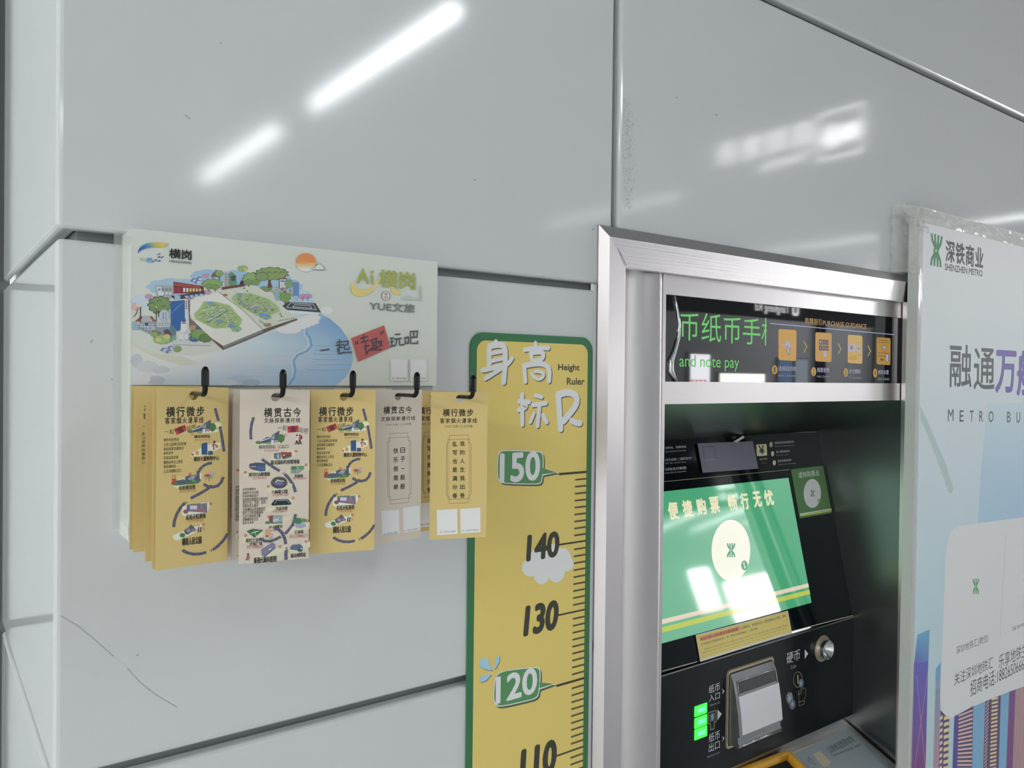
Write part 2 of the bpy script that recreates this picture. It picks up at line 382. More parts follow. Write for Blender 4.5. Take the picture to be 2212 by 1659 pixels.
for r_ in range(3):
    a = Art(Plane((0, -5.396, 0), (-1, 0, 0), (0, 1, 0)), 2e-3, 1e-5, k=1.); a.uvin = True
    for c_ in range(4):
        x = -7.50 + c_ * .075
        a.polyuv([(x, 1.60 - r_ * .09), (x + .055, 1.60 - r_ * .09), (x + .055, 1.62 - r_ * .09), (x, 1.62 - r_ * .09)], (.75, .05, .06))
    a.done('symbol_row', M_red, t)
wallbox('poster', 'blue and white poster on the opposite wall, nearer the light box', 'poster', 8.92, 9.20, 1.05, 1.90, mat('poster_blue', (.20, .32, .55), .4, emit=(.25, .4, .7), es=.8))
wallbox('poster', 'pale poster with dark picture on the opposite wall, beside the pipes', 'poster', 9.28, 9.55, 1.05, 1.90, mat('poster_pale', (.55, .62, .70), .4, emit=(.6, .7, .8), es=.8))
for i, x in enumerate((9.75, 9.88)):
    bm = bmesh.new(); tube(bm, [(x, -5.38, -.05), (x, -5.38, 3.0)], .035)
    tag(bm_obj('drain_pipe', bm, M_rod, smooth=True), 'black vertical pipe on the opposite wall, %s the posters' % ('next to' if i == 0 else 'farther from'), 'pipe', 'pair of black wall pipes')
bm = bmesh.new(); box(bm, 11.2, 12.6, -5.40, -5.0, -.05, 3.0); tag(bm_obj('dark_column', bm, M_dsteel), 'dark cladded column by the opposite wall beyond the pipes', 'column')

# ================================================================== DISPLAY RACK WITH HOOKS
RX0, RX1, RT_, RB = .1612, .4985, 1.7735, 1.6249
rack = thing('leaflet_rack', 'white wall rack with illustrated header sign and five black hooks', 'display rack', (.33, 0, 1.47))
zb = wallp(-.02).P(270, 1172).z
bm = bmesh.new()
prism(bm, [(RX0, 0, RT_), (RX1, 0, RT_), (RX1, 0, zb), (RX0 + .004, 0, zb), (RX0 - .001, 0, zb + .006), (RX0 - .001, 0, zb + .016), (RX0, 0, zb + .026)], (0, -.040, 0))
bm_obj('back_box', bm, M_white, rack, bevel=.0015)
boxo('front_panel', (RX0 + .003, RX1 - .003, -.0412, -.040, zb + .03, RB), M_grey, rack)  # white plate; the shade under the sign is put into its grey
boxo('foam_strip', (RX0 + .003, RX1 - .003, -.0416, -.040, zb + .001, zb + .03), M_rubber, rack)
SP = Plane((0, -.045, 0), (1, 0, 0), (0, -1, 0))
bm = bmesh.new(); box(bm, RX0, RX1, -.045, -.040, RB, RT_)
sign = bm_obj('header_sign', bm, mat('sign_sage_print', ink('b4b8b1'), .35), rack)
# --- the print on the header sign
a = Art(SP)
a.crop(240, 470, 3.072)
def sea(x0, y0, x1, y1): pass
# pale ground wash and water
a.poly([(137, 800), (200, 850), (330, 900), (560, 920), (760, 870), (900, 820), (1180, 640), (1260, 600), (1300, 620), (1390, 640), (1450, 670), (1520, 730), (1570, 800), (1600, 880), (1605, 940), (1590, 1000), (1555, 1060), (1490, 1112), (137, 1112)],
       ['b9bcb6', 'b9bcb6', 'bcbfba', 'bfc4c6', 'b5bfca', 'b0bcc9', 'b8bfc4', 'b4bcc0', 'aab8c2', '7b98b2', '6c8db0', '6c8eb2', '7596b5', '7f9cb9', '839fba', '84a0bb', '84a0bb', '86a1bb', 'b0b7bd'])
a.poly([(137, 800), (190, 850), (330, 905), (470, 920), (600, 970), (470, 985), (300, 930), (137, 850)], 'b2b5aa')
for x, y, rx, ry, h in ((170, 950, 40, 45, 'a4a8ae'), (240, 990, 70, 40, 'adb1b6'), (300, 1080, 60, 30, '9fa4ab'), (200, 1070, 60, 40, 'b6b9bc'), (330, 1010, 60, 25, 'a9adb2'), (860, 1080, 100, 32, '9aa5b4'), (780, 1095, 60, 20, 'a7b0bc'), (930, 1095, 60, 22, '8d99aa')):
    a.blob(x, y, rx, ry, h, 11)
for y, x0, x1 in ((900, 900, 1290), (935, 820, 1180), (960, 780, 1200), (880, 1350, 1580), (905, 1340, 1600), (940, 1330, 1560), (975, 1360, 1595), (850, 1340, 1560), (1010, 1300, 1580), (1040, 900, 1180)):
    a.line([(x0, y), ((x0 + x1) / 2, y + 4), (x1, y)], 4, 'a9b7c5' if x0 < 1200 else '7391ae', caps=False)
a.line([(1300, 720), (1290, 760), (1320, 800), (1330, 850), (1300, 885), (1240, 910), (1210, 950), (1222, 1010), (1215, 1060), (1180, 1110)], 14, '6f8db0')
a.line([(1290, 740), (1280, 770), (1305, 810), (1312, 850), (1285, 880), (1225, 905), (1198, 945), (1208, 1010), (1200, 1060)], 9, 'a8b6c6')
for x, y, rx, ry in ((1290, 690, 90, 30), (1180, 745, 80, 26), (1240, 715, 80, 26), (1430, 615, 38, 24), (1330, 665, 60, 20)): a.blob(x, y, rx, ry, 'bfc4c8', 9)
# sky wash behind the buildings
a.blob(420, 460, 180, 55, '8fa6b8', 9); a.blob(650, 390, 120, 45, '8aa3ba', 9); a.blob(830, 400, 110, 50, '86a2bb', 9); a.blob(1060, 420, 130, 70, '88a4bc', 9); a.blob(1180, 470, 90, 60, '8ca6bc', 9); a.blob(1270, 540, 70, 60, '9fb2c0', 9)
a.blob(190, 560, 60, 50, 'a9b5bd', 9)
for x, y, r in ((250, 525, 24), (630, 385, 22), (640, 495, 22), (520, 530, 24), (1272, 525, 26), (1305, 522, 24)): a.blob(x, y, r, r * .62, 'a5809b', 9, '8b6a86'); 
for x in (1272, 1305): a.line([(x, 525), (x, 552)], 5, '6a5468')
# buildings, far row
a.poly([(290, 448), (415, 452), (415, 520), (390, 545), (300, 520)], '8d9196'); a.poly([(300, 460), (330, 460), (345, 520), (315, 520)], 'b4b7bd')
for x in (312, 336, 360, 384): a.rect(x, 470, x + 14, 486, '686d74'); a.rect(x, 495, x + 14, 510, 'bcbfc4')
a.poly([(413, 425), (612, 455), (618, 500), (415, 505)], '6d2f35'); a.poly([(420, 432), (590, 458), (590, 468), (420, 452)], '8f4a3a')
a.poly([(415, 463), (462, 466), (462, 500), (417, 505)], '7c2f44')
for i in range(6): x = 478 + i * 21; a.poly([(x, 466 + i), (x + 14, 467 + i), (x + 14, 494 - i), (x, 494 - i)], ['c2c4c0', 'c2c4c0', 'b3b16c', 'b3b16c', 'b3b16c', 'b3b16c'][i])
a.poly([(462, 512), (620, 488), (620, 512), (480, 540), (420, 545), (395, 520)], '3a3e46'); a.poly([(420, 515), (460, 518), (458, 545), (420, 545)], '8fa3b4')
for i in range(4): a.rect(490 + i * 32, 518 - i * 4, 514 + i * 32, 532 - i * 4, '8fa6b8')
for x, y in ((545, 415), (580, 405), (570, 425)): a.poly([(x - 18, y), (x, y - 14), (x + 26, y - 8), (x + 26, y + 6), (x, y + 14), (x - 18, y + 10)], '5c6f98'); a.poly([(x, y - 2), (x + 24, y - 4), (x + 24, y + 6), (x, y + 12)], 'b6bac2')
a.poly([(662, 390), (672, 370), (690, 358), (696, 340), (702, 358), (722, 372), (732, 390), (725, 395), (668, 395)], '5d594c'); a.poly([(668, 396), (680, 396), (680, 430), (672, 430)], '7d7346'); a.poly([(712, 396), (724, 396), (722, 430), (712, 430)], '7d7346')
a.tree(718, 370, 24); a.blob(670, 440, 62, 30, '78905c', 11, '465a40', .2); a.tree(648, 458, 22, '6e8455', '3f523a'); a.tree(690, 462, 22, '6e8455', '3f523a')
a.poly([(750, 358), (775, 358), (775, 470), (750, 470)], '9a9fa0')
for i in range(5): a.rect(757, 372 + i * 18, 768, 382 + i * 18, '8b6058')
a.poly([(778, 372), (800, 360), (830, 385), (830, 400), (838, 455), (778, 455)], '587f62'); a.poly([(795, 385), (826, 385), (824, 420), (795, 420)], '43484e'); a.poly([(730, 462), (890, 440), (890, 455), (735, 480)], '5c4238'); a.poly([(855, 430), (868, 412), (880, 430), (880, 445), (850, 447)], '393338')
a.blob(872, 338, 30, 18, '7f9a6c', 7, '5d7552'); a.blob(890, 345, 12, 12, 'b3a468', 7)
a.blob(935, 405, 58, 36, '7d9363', 11, '485b41', .2); a.tree(912, 430, 24, '6f8656', '40533b'); a.tree(958, 430, 24, '6f8656', '40533b')
a.poly([(1040, 398), (1062, 395), (1060, 430), (1070, 465), (1035, 465), (1042, 430)], '5d4335')
a.blob(1065, 372, 98, 38, '76895a', 13, '47573b', .2); a.blob(1000, 392, 40, 26, '70845a', 9, '47573b')
for dx in (-60, -20, 25, 65): a.line([(1065 + dx - 16, 372), (1065 + dx, 358), (1065 + dx + 16, 368)], 4, '47573b')
a.rect(1112, 402, 1166, 470, '6c4438'); a.rect(1118, 410, 1160, 466, 'bcc4cc'); a.rect(1122, 416, 1156, 428, '5677a5')
for i in range(5): a.line([(1124, 436 + i * 6), (1154, 436 + i * 6)], 2, '8f9aa8', caps=False)
a.blob(1180, 440, 26, 26, '6f8a68', 7, '4c6048'); a.rect(1206, 428, 1246, 530, '5d7a9f'); a.rect(1210, 520, 1243, 552, '8fa3b8')
a.blob(1020, 475, 34, 16, '63804f', 9, '445a3c')
for i in range(46): a.ell(1050 + random.random() * 145, 462 + random.random() * 34, 5, 4, random.choice(['a9934c', '8c3b34', '6c7f45', 'b5a05a', '5d4a2a']), 7)
a.poly([(1070, 490), (1200, 500), (1210, 520), (1080, 515)], '7d9463'); a.poly([(1080, 490), (1110, 490), (1118, 548), (1095, 555), (1082, 520)], '7c98a0'); a.tree(1155, 528, 34, '6f8a58', '44583c')
a.poly([(1128, 595), (1170, 558), (1355, 568), (1390, 625), (1385, 640), (1130, 622)], '3b3f45'); a.poly([(1150, 612), (1385, 630), (1378, 648), (1150, 632)], 'b9bfc4')
for q in ([(1165, 595), (1190, 565), (1340, 575), (1360, 612), (1165, 597)], [(1205, 592), (1218, 578), (1320, 584), (1332, 602), (1205, 592)]): a.line(q, 4, 'a9aeb4', caps=False)
# near row on the left
a.blob(322, 580, 70, 52, '6b8155', 11, '3f5038', .2); a.poly([(308, 620), (330, 620), (330, 660), (312, 660)], '4b4538')
for q in ((270, 570), (320, 555), (350, 590), (300, 600)): a.line([(q[0] - 18, q[1] + 5), (q[0], q[1] - 8), (q[0] + 18, q[1] + 4)], 4, '3f5038', caps=False)
a.blob(165, 590, 34, 26, 'b59a9d', 9); a.blob(180, 580, 16, 12, 'c7aaae', 7); a.line([(150, 660), (170, 630), (175, 600)], 5, '55463c')
a.poly([(155, 690), (195, 655), (270, 655), (298, 690)], '7f4744'); a.poly([(190, 690), (215, 650), (250, 650), (278, 690)], '9a9ba2')
a.line([(194, 590), (194, 700)], 6, '33312e'); a.ell(194, 586, 6, 7, 'cdb98b'); a.line([(299, 600), (299, 690)], 5, '33312e'); a.ell(299, 596, 5, 6, 'c7c08b')
a.ell(352, 650, 36, 40, '8b9aa5'); a.ell(352, 650, 30, 34, '9fabb3'); a.line([(345, 630), (345, 675)], 4, '6a3f40'); a.line([(362, 628), (362, 675)], 4, '55626e')
a.poly([(185, 695), (300, 690), (398, 690), (430, 715), (430, 800), (390, 830), (250, 770), (185, 740)], '7b828b')
a.poly([(192, 705), (290, 705), (290, 745), (240, 745), (192, 725)], '98a2ab'); a.poly([(300, 690), (395, 690), (395, 725), (305, 728)], 'a5a8ae'); a.rect(225, 700, 245, 718, '2f3338')
for i in range(7): a.rect(205 + (i % 4) * 24, 712 + (i // 4) * 18, 218 + (i % 4) * 24, 720 + (i // 4) * 18, '5c6b78')
for i in range(8): a.rect(318 + (i % 4) * 18, 700 + (i // 4) * 12, 326 + (i % 4) * 18, 704 + (i // 4) * 12, '3b3f44')
a.poly([(270, 745), (330, 760), (330, 800), (280, 795)], '6e6a55'); a.poly([(345, 752), (410, 750), (405, 800), (350, 790)], '6d5f4a'); a.poly([(350, 745), (380, 740), (395, 770), (360, 775)], '3d4a58'); a.rect(390, 700, 428, 800, '55707f'); a.rect(384, 765, 400, 785, '7c2f44')
a.poly([(137, 690), (165, 695), (185, 720), (180, 750), (140, 745)], '7f99a0')
a.poly([(393, 555), (488, 548), (490, 730), (440, 755), (395, 700)], '34588c'); 
for i in range(4): a.line([(398 + i * 20, 640 - i * 20), (440 + i * 14, 590 - i * 10)], 3, '5f7ea9', caps=False)
a.poly([(488, 548), (508, 545), (520, 740), (508, 760), (490, 730)], 'b1b4b6'); a.poly([(512, 548), (520, 548), (524, 720), (518, 730)], '4e565e')
for i in range(4): a.rect(493, 555 + i * 14, 503, 564 + i * 14, '8c4a45')
a.poly([(520, 665), (560, 700), (610, 712), (612, 745), (525, 750)], '6b6257'); a.poly([(525, 715), (560, 715), (560, 748), (525, 748)], '9a7f66'); a.rect(570, 715, 612, 738, '3f5c8a')
# rocket
a.poly([(462, 690), (480, 640), (498, 690)], '35598f'); a.poly([(462, 690), (498, 690), (500, 760), (460, 760)], 'c3c5c8'); a.line([(461, 702), (499, 702)], 5, '4b5a72', caps=False); a.rect(472, 690, 490, 697, '7c2f36')
a.poly([(452, 780), (460, 765), (470, 780), (470, 818), (452, 818)], 'bfc1c5'); a.poly([(490, 780), (500, 765), (510, 780), (510, 818), (490, 818)], 'bfc1c5'); a.rect(470, 760, 490, 815, 'b4b7bd'); a.line([(452, 812), (470, 812)], 3, '4b5a72'); a.line([(490, 812), (510, 812)], 3, '4b5a72')
a.poly([(400, 822), (450, 812), (655, 828), (660, 850), (402, 842)], 'aeb2b3'); a.line([(402, 842), (660, 850)], 2, '6c7074', caps=False)
a.ell(552, 802, 36, 24, '3f5f87'); a.ell(540, 795, 14, 9, '6d87a8'); a.blob(600, 775, 70, 34, '6f8a56', 11, '43573a', .2); a.blob(625, 800, 38, 26, '5a7349', 9, '3a4c34')
a.blob(340, 808, 52, 28, '84a06c', 9, '5d7450'); a.blob(370, 790, 22, 16, 'b3a570', 7); a.blob(312, 812, 20, 14, 'b3a570', 7); a.blob(285, 775, 24, 16, '7d8f5c', 7); a.ell(418, 798, 14, 16, '6d917b')
for x, y in ((345, 875), (390, 862), (380, 888)): a.poly([(x - 18, y), (x, y - 12), (x + 20, y - 8), (x + 20, y + 6), (x, y + 14), (x - 18, y + 10)], '61719a'); a.poly([(x, y), (x + 18, y - 4), (x + 18, y + 6), (x, y + 12)], 'b3b7be')
a.blob(440, 872, 22, 18, '7a8a62', 7, '525f46')
# open book with maps
a.poly([(665, 808), (742, 852), (1005, 742), (1232, 670), (1235, 680), (1010, 765), (742, 878)], '53504f')
a.poly([(665, 808), (742, 872), (742, 852), (690, 812)], '5a423c'); a.line([(742, 876), (1010, 766)], 4, '5a3f38', caps=False); a.line([(1010, 766), (1232, 675)], 3, '7a4e38', caps=False)
a.poly([(742, 852), (1005, 742), (1010, 760), (745, 870)], '6f7176')
a.poly([(530, 545), (715, 495), (870, 610), (1005, 742), (742, 852), (665, 800), (560, 700), (520, 640)], 'c0c4b9')
a.poly([(715, 495), (960, 450), (1060, 520), (1140, 590), (1232, 668), (1005, 742), (870, 610)], 'b4b6ac')
a.line([(715, 495), (870, 612), (1005, 742)], 4, '6f6b60', caps=False)
def mapblob(cx, cy, pts, greys):
    a.poly([(cx + x * 1.06, cy + y * 1.06) for x, y in pts], '97a87c'); a.poly([(cx + x, cy + y) for x, y in pts], '8a9f6c')
    for _ in range(150):
        r = random.random() ** .5 * .84; i = random.randrange(len(pts)); j = (i + 1) % len(pts); t_ = random.random()
        x = cx + r * (pts[i][0] * (1 - t_) + pts[j][0] * t_); y = cy + r * (pts[i][1] * (1 - t_) + pts[j][1] * t_); l = random.uniform(6, 20)
        a.line([(x - l / 2, y + l * .12), (x + l / 2, y - l * .12)], random.uniform(2.5, 5), random.choice(greys), caps=False)
gr = ['6d7b86', '55708f', 'c5c9c6', '7b8a66', '6a6f6c', 'b9bdb2', '4f6f9a', '8e7f68', 'c9ccc6', '71866a']
mapblob(715, 655, [(-160, -15), (-120, -55), (-95, -95), (-20, -92), (70, -70), (110, -20), (148, 20), (135, 55), (110, 70), (-30, 78), (-90, 50), (-150, 20)], gr)
mapblob(818, 735, [(-35, -30), (20, -25), (48, 5), (20, 26), (-15, 18)], ['7f9b66', '5f7fb0', '93a878'])
mapblob(945, 585, [(-145, -45), (-110, -80), (-20, -80), (90, -45), (150, 0), (165, 35), (110, 60), (20, 60), (-60, 20), (-110, -10)], ['62676c', '75797c', '555b60', '8b8d88', 'a9aba4', '6e7d5c', '7d6c60', '4f6f9a'])
mapblob(1010, 650, [(-40, -25), (30, -15), (50, 15), (15, 28), (-25, 10)], ['7f9b66', '5f7fb0'])
for x, y, rx, ry in ((655, 568, 22, 8), (800, 720, 20, 10), (720, 690, 18, 7), (955, 598, 16, 8), (850, 510, 18, 7), (1010, 645, 24, 10)): a.ell(x, y, rx, ry, '6585b4')
for q in ([(640, 690), (720, 640), (790, 610)], [(600, 620), (640, 610), (690, 600)], [(780, 690), (760, 720), (770, 740)], [(920, 600), (960, 580), (1010, 600)], [(1050, 570), (1080, 600)]): a.line(q, 4, 'c9cdc8')
a.line([(635, 695), (780, 612)], 4, '46566e', caps=False)
a.ell(1035, 712, 26, 12, '8d7050'); a.line([(980, 680), (1010, 700), (1030, 708)], 6, '7f9b8a'); a.line([(985, 695), (1015, 700)], 4, '8aa492'); a.ell(755, 515, 16, 8, '9c5a4c')
for i in range(8): a.ell(1110 + i * 14, 685 - i * 2.5, 4, 3, '55534e', 6)
for p_ in ((880, 470), (900, 488), (1120, 640), (1128, 655)): a.ell(p_[0], p_[1], 7, 4, '5b5650', 7)
# sun, cloud
a.poly([(1290 + 66 * math.cos(t_), 298 + 62 * math.sin(t_)) for t_ in [2 * PI * i / 40 for i in range(40)]], [('c9cdbf' if math.sin(2 * PI * i / 40) > .55 else 'd2a673' if math.sin(2 * PI * i / 40) > .1 else 'c07a4c') for i in range(40)])
a.poly([(1310, 338), (1345, 330), (1360, 312), (1385, 306), (1400, 318), (1420, 348), (1370, 350)], '5d6367'); a.poly([(1316, 338), (1348, 333), (1362, 315), (1385, 309), (1398, 320), (1414, 345), (1370, 346)], 'c2c6ca')
# logo at top left
a.crop(280, 490, 11.06)
up = [(190, 640), (195, 580), (230, 510), (300, 450), (400, 400), (520, 382), (650, 378), (780, 382), (935, 398)]; dn = [(195, 645), (230, 590), (300, 545), (400, 510), (520, 492), (600, 485), (700, 490), (790, 495), (860, 440)]
cs = ['22407c', '26488a', '2a509a', '34619f', '4d7f8f', '8a9566', 'b39d4d', 'c4a448', 'b5a070']
for i in range(8): a.poly([up[i], up[i + 1], dn[i + 1], dn[i]], [cs[i], cs[i + 1], cs[i + 1], cs[i]])
for q, h in (([(240, 735), (300, 745), (300, 830), (245, 810)], 'a8a68a'), ([(310, 775), (400, 785), (400, 800), (310, 795)], '7d9a9f'), ([(410, 745), (525, 745), (525, 860), (410, 850)], '5c87ab'), ([(460, 820), (500, 822), (500, 842), (460, 840)], 'c4c8cc'), ([(530, 820), (585, 815), (585, 838), (530, 842)], '2a437c'), ([(590, 790), (655, 778), (650, 805), (590, 812)], '2a437c'), ([(655, 815), (730, 795), (728, 825), (660, 835)], '25396e'), ([(655, 665), (725, 630), (722, 655), (660, 682)], '2b3f74'), ([(660, 725), (725, 700), (722, 728), (660, 748)], '25396e'), ([(730, 735), (805, 700), (800, 730), (735, 752)], '25396e')): a.poly(q, h)
a.text('横岗', (942, 520), (1465, 795), '171b1b', .022); a.text('HENGGANG', (942, 790), (1462, 893), '2a2d2c', .012, sp=1.05)
# title block at right
a.crop(680, 540, 5.53)
G_ = '8b9352'
def stk(pts, w, h): a.line(pts, w, h)
stk([(515, 385), (570, 255), (625, 390)], 36, G_); stk([(545, 350), (575, 320)], 22, G_); stk([(678, 315), (680, 395)], 34, G_); a.ell(679, 265, 19, 19, G_)
a.text('横岗', (765, 236), (1190, 475), G_, .03, skew=-.03)
a.poly([(425, 410), (455, 380), (470, 430), (530, 475), (600, 478), (680, 445), (740, 380), (780, 305), (785, 330), (745, 420), (680, 500), (600, 545), (530, 558), (460, 535), (425, 480)], 'bfae6c')
a.poly([(905, 440), (925, 435), (955, 480), (1025, 490), (1015, 520), (970, 542), (920, 515)], 'bfae6c')
a.ell(843, 548, 49, 56, '6f4c46', 30); a.ell(843, 548, 43, 50, 'c8cac3', 30); a.text('深', (822, 512), (864, 546), '7a4440', .02); a.text('圳', (822, 550), (864, 586), '7a4440', .02)
a.text('YUE文旅', (652, 612), (1186, 752), '666e66', .03, sp=1.02)
a.poly([(1025, 570), (1060, 560), (1100, 550), (1150, 560), (1230, 585), (1275, 595), (1275, 606), (1030, 595)], 'a0a5a0'); a.rect(1240, 430, 1250, 590, 'a0a5a0'); a.rect(1256, 425, 1268, 600, '9da29d')
# slogan
a.poly([(428, 1055), (822, 900), (895, 1165), (512, 1335)], '9f5350')
K_ = '47494e'
for q in ([(65, 1200), (165, 1185)],
          [(290, 1070), (285, 1140)], [(255, 1105), (320, 1095)], [(250, 1140), (335, 1128)], [(285, 1140), (285, 1235)], [(290, 1165), (320, 1160)], [(265, 1180), (285, 1240), (330, 1225), (430, 1220)], [(335, 1095), (395, 1090), (390, 1130), (345, 1140)], [(345, 1140), (350, 1185), (400, 1185), (410, 1165)],
          [(895, 1055), (930, 1050)], [(912, 1055), (915, 1145)], [(895, 1100), (930, 1095)], [(900, 1155), (935, 1140)], [(955, 1010), (1010, 1005)], [(945, 1065), (1030, 1055)], [(975, 1065), (965, 1120), (945, 1150)], [(1005, 1060), (1010, 1135), (1060, 1130)],
          [(1072, 1045), (1075, 1120)], [(1072, 1048), (1110, 1040), (1112, 1112), (1078, 1116)], [(1135, 975), (1220, 970), (1215, 1040), (1140, 1045)], [(1175, 975), (1178, 1040)], [(1135, 975), (1140, 1115), (1220, 1115), (1222, 1090)]): stk(q, 15, K_)
for q in ([(480, 1100), (485, 1125)], [(505, 1095), (508, 1120)], [(780, 985), (785, 1010)], [(808, 970), (808, 995)],
          [(575, 1020), (580, 1090)], [(540, 1060), (620, 1035)], [(550, 1105), (635, 1080)], [(600, 1090), (605, 1200)], [(610, 1150), (640, 1140)], [(590, 1150), (610, 1240), (640, 1195), (790, 1190)], [(660, 1085), (735, 1055)], [(680, 1085), (690, 1180)], [(725, 1065), (730, 1170)], [(685, 1115), (725, 1105)], [(690, 1145), (728, 1135)], [(660, 1185), (745, 1160)], [(745, 1095), (795, 1090), (780, 1130), (750, 1160)], [(755, 1105), (800, 1150)]): stk(q, 19, '4d3a46')
for x0, x1 in ((900, 1100), (1132, 1330)):
    a.poly([(x0, 1305), (x1, 1308), (x1, 1565), (x0, 1565)], 'c6c9cb'); a.text('扫一扫关注小程序', (x0 + 22, 1522), (x1 - 14, 1545), '5c5f61', .01)
a.done('header_print', M_ink, sign)
# clear tape folded over the left edge of the header
bm = bmesh.new(); n = 26
for side in (0, 1):
    rows = []
    for i in range(n + 1):
        z = RT_ + .001 - (RT_ - zb - .01) * i / n; rows.append([])
        for j in range(5):
            t_ = j / 4
            if side == 0: p = V((RX0 - .0006 - .0011 * random.random() * (1 if i in (0, 1, 2) else .35), -.002 - .044 * t_, z))
            else: p = V((RX0 - .007 * t_ - .0005, -.0008 - .0012 * (1 - t_) * random.random(), z))
            rows[-1].append(bm.verts.new(p))
    for r0, r1 in zip(rows, rows[1:]):
        for j in range(4): bm.faces.new((r0[j], r0[j + 1], r1[j + 1], r1[j]))
bm_obj('clear_tape', bm, M_tape, rack, smooth=True)
# hooks
HX = [.1924, .2593, .3264, .3949, .4613]; HOLE = [(417.6, 854.7, -.1444), (595.6, 858.5, -.161), (748.5, 857.5, -.1597), (859, 857, -.141), (991.3, 861, -.153)]
HZ = [wallp(y).P(px, py).z for px, py, y in HOLE]
YB = -.1795
hook0 = None
for x, z in zip(HX, HZ):
    zr = z + .0020
    bm = bmesh.new(); r = .0055
    path = [(x, -.0412, zr), (x, -.08, zr), (x, -.125, zr), (x, YB + r + .002, zr)] + [(x, YB + r - r * math.sin(k * PI / 12), zr + r - r * math.cos(k * PI / 12)) for k in range(7)] + [(x, YB, zr + .010)]
    tube(bm, path, [.0018, .0018, .0018, .0020] + [.0023] * 7 + [.0025], 14)
    h = bm_obj('hook', bm, M_rod, rack, smooth=True)
    bm = bmesh.new(); c0 = zr + .0065
    lathe(bm, (x, YB, c0), (0, 0, 1), (1, 0, 0), [(0, 0), (.0026, 0), (.0033, .0012), (.0033, .0128), (.0028, .0148), (.0016, .0166), (0, .0171)], 8)
    bm_obj('vinyl_tip', bm, M_blackpl, h)

# ================================================================== BOOKMARK CARDS
CW, CH, HR, HT = .0615, .1555, .0038, .0069
def card_mesh(name, m):
    """thin card with a round punched hole; origin at the hole's centre"""
    bm = bmesh.new(); n = 24; x0, x1, z1, z0 = -CW / 2, CW / 2, HT, HT - CH; layers = []
    for y in (-.00018, .00018):
        ci = [bm.verts.new((HR * math.cos(2 * PI * k / n), y, HR * math.sin(2 * PI * k / n))) for k in range(n)]
        sq = []
        for k in range(n):
            c_, s_ = math.cos(2 * PI * k / n), math.sin(2 * PI * k / n); sc = HT / max(abs(c_), abs(s_)); sq.append(bm.verts.new((c_ * sc, y, s_ * sc)))
        for k in range(n): bm.faces.new((ci[k], ci[(k + 1) % n], sq[(k + 1) % n], sq[k]))
        def quad(a0, a1, b0, b1):
            vs = [bm.verts.new((p, y, q)) for p, q in ((a0, b0), (a1, b0), (a1, b1), (a0, b1))]; bm.faces.new(vs)
        quad(x0, -HT, -HT, HT); quad(HT, x1, -HT, HT); quad(x0, x1, z0, -HT)
        layers.append(ci)
    for k in range(n): bm.faces.new((layers[0][k], layers[0][(k + 1) % n], layers[1][(k + 1) % n], layers[1][k]))
    out = [(x0, z1), (x1, z1), (x1, z0), (x0, z0)]
    for p, q in zip(out, out[1:] + out[:1]):
        bm.faces.new([bm.verts.new(v) for v in ((p[0], -.00018, p[1]), (q[0], -.00018, q[1]), (q[0], .00018, q[1]), (p[0], .00018, p[1]))])
    bmesh.ops.remove_doubles(bm, verts=bm.verts, dist=1e-6)
    bmesh.ops.recalc_face_normals(bm, faces=bm.faces)
    me = bpy.data.meshes.new(name); bm.to_mesh(me); bm.free(); me.materials.append(m); return me
ME_Y, ME_W = card_mesh('bookmark_card', M_ycard), card_mesh('bookmark_card', M_wcard)
def cplane(i, lx, ly, rx, ry):
    U = V((rx - lx, ry - ly, 0)).normalized(); return Plane((HX[i], (ly + ry) / 2, HZ[i]), U, V((U.y, -U.x, 0)))
CP = [cplane(0, .1617, -.1467, .2231, -.1420), cplane(1, .2290, -.1554, .2899, -.1666), cplane(2, .2955, -.152, .3571, -.1674), cplane(3, .3643, -.1448, .4257, -.137), cplane(4, .4330, -.1435, .4896, -.165)]
R_, D_, RD = '47495c', '24241f', '8d3a34'
def road(a, pts, w, dash=True):
    a.line(pts, w, R_, caps=False)
    for p, q in list(zip(pts, pts[1:])): a.line([(p[0] * .6 + q[0] * .4, p[1] * .6 + q[1] * .4), (p[0] * .4 + q[0] * .6, p[1] * .4 + q[1] * .6)], w * .10, '8e8d90', caps=False)
def arc(cx, cy, rx, ry, a0, a1, n=8): return [(cx + rx * math.cos(math.radians(a0 + (a1 - a0) * i / n)), cy + ry * math.sin(math.radians(a0 + (a1 - a0) * i / n))) for i in range(n + 1)]
def num(a, x, y, r, t): a.ell(x, y, r, r, 'a0443b', 16); a.text(t, (x - r * .35, y - r * .55), (x + r * .35, y + r * .55), 'd9c3b0', .02)
def slogan(a, pts, txt_h):
    """pts: red tile quad"""
    pass
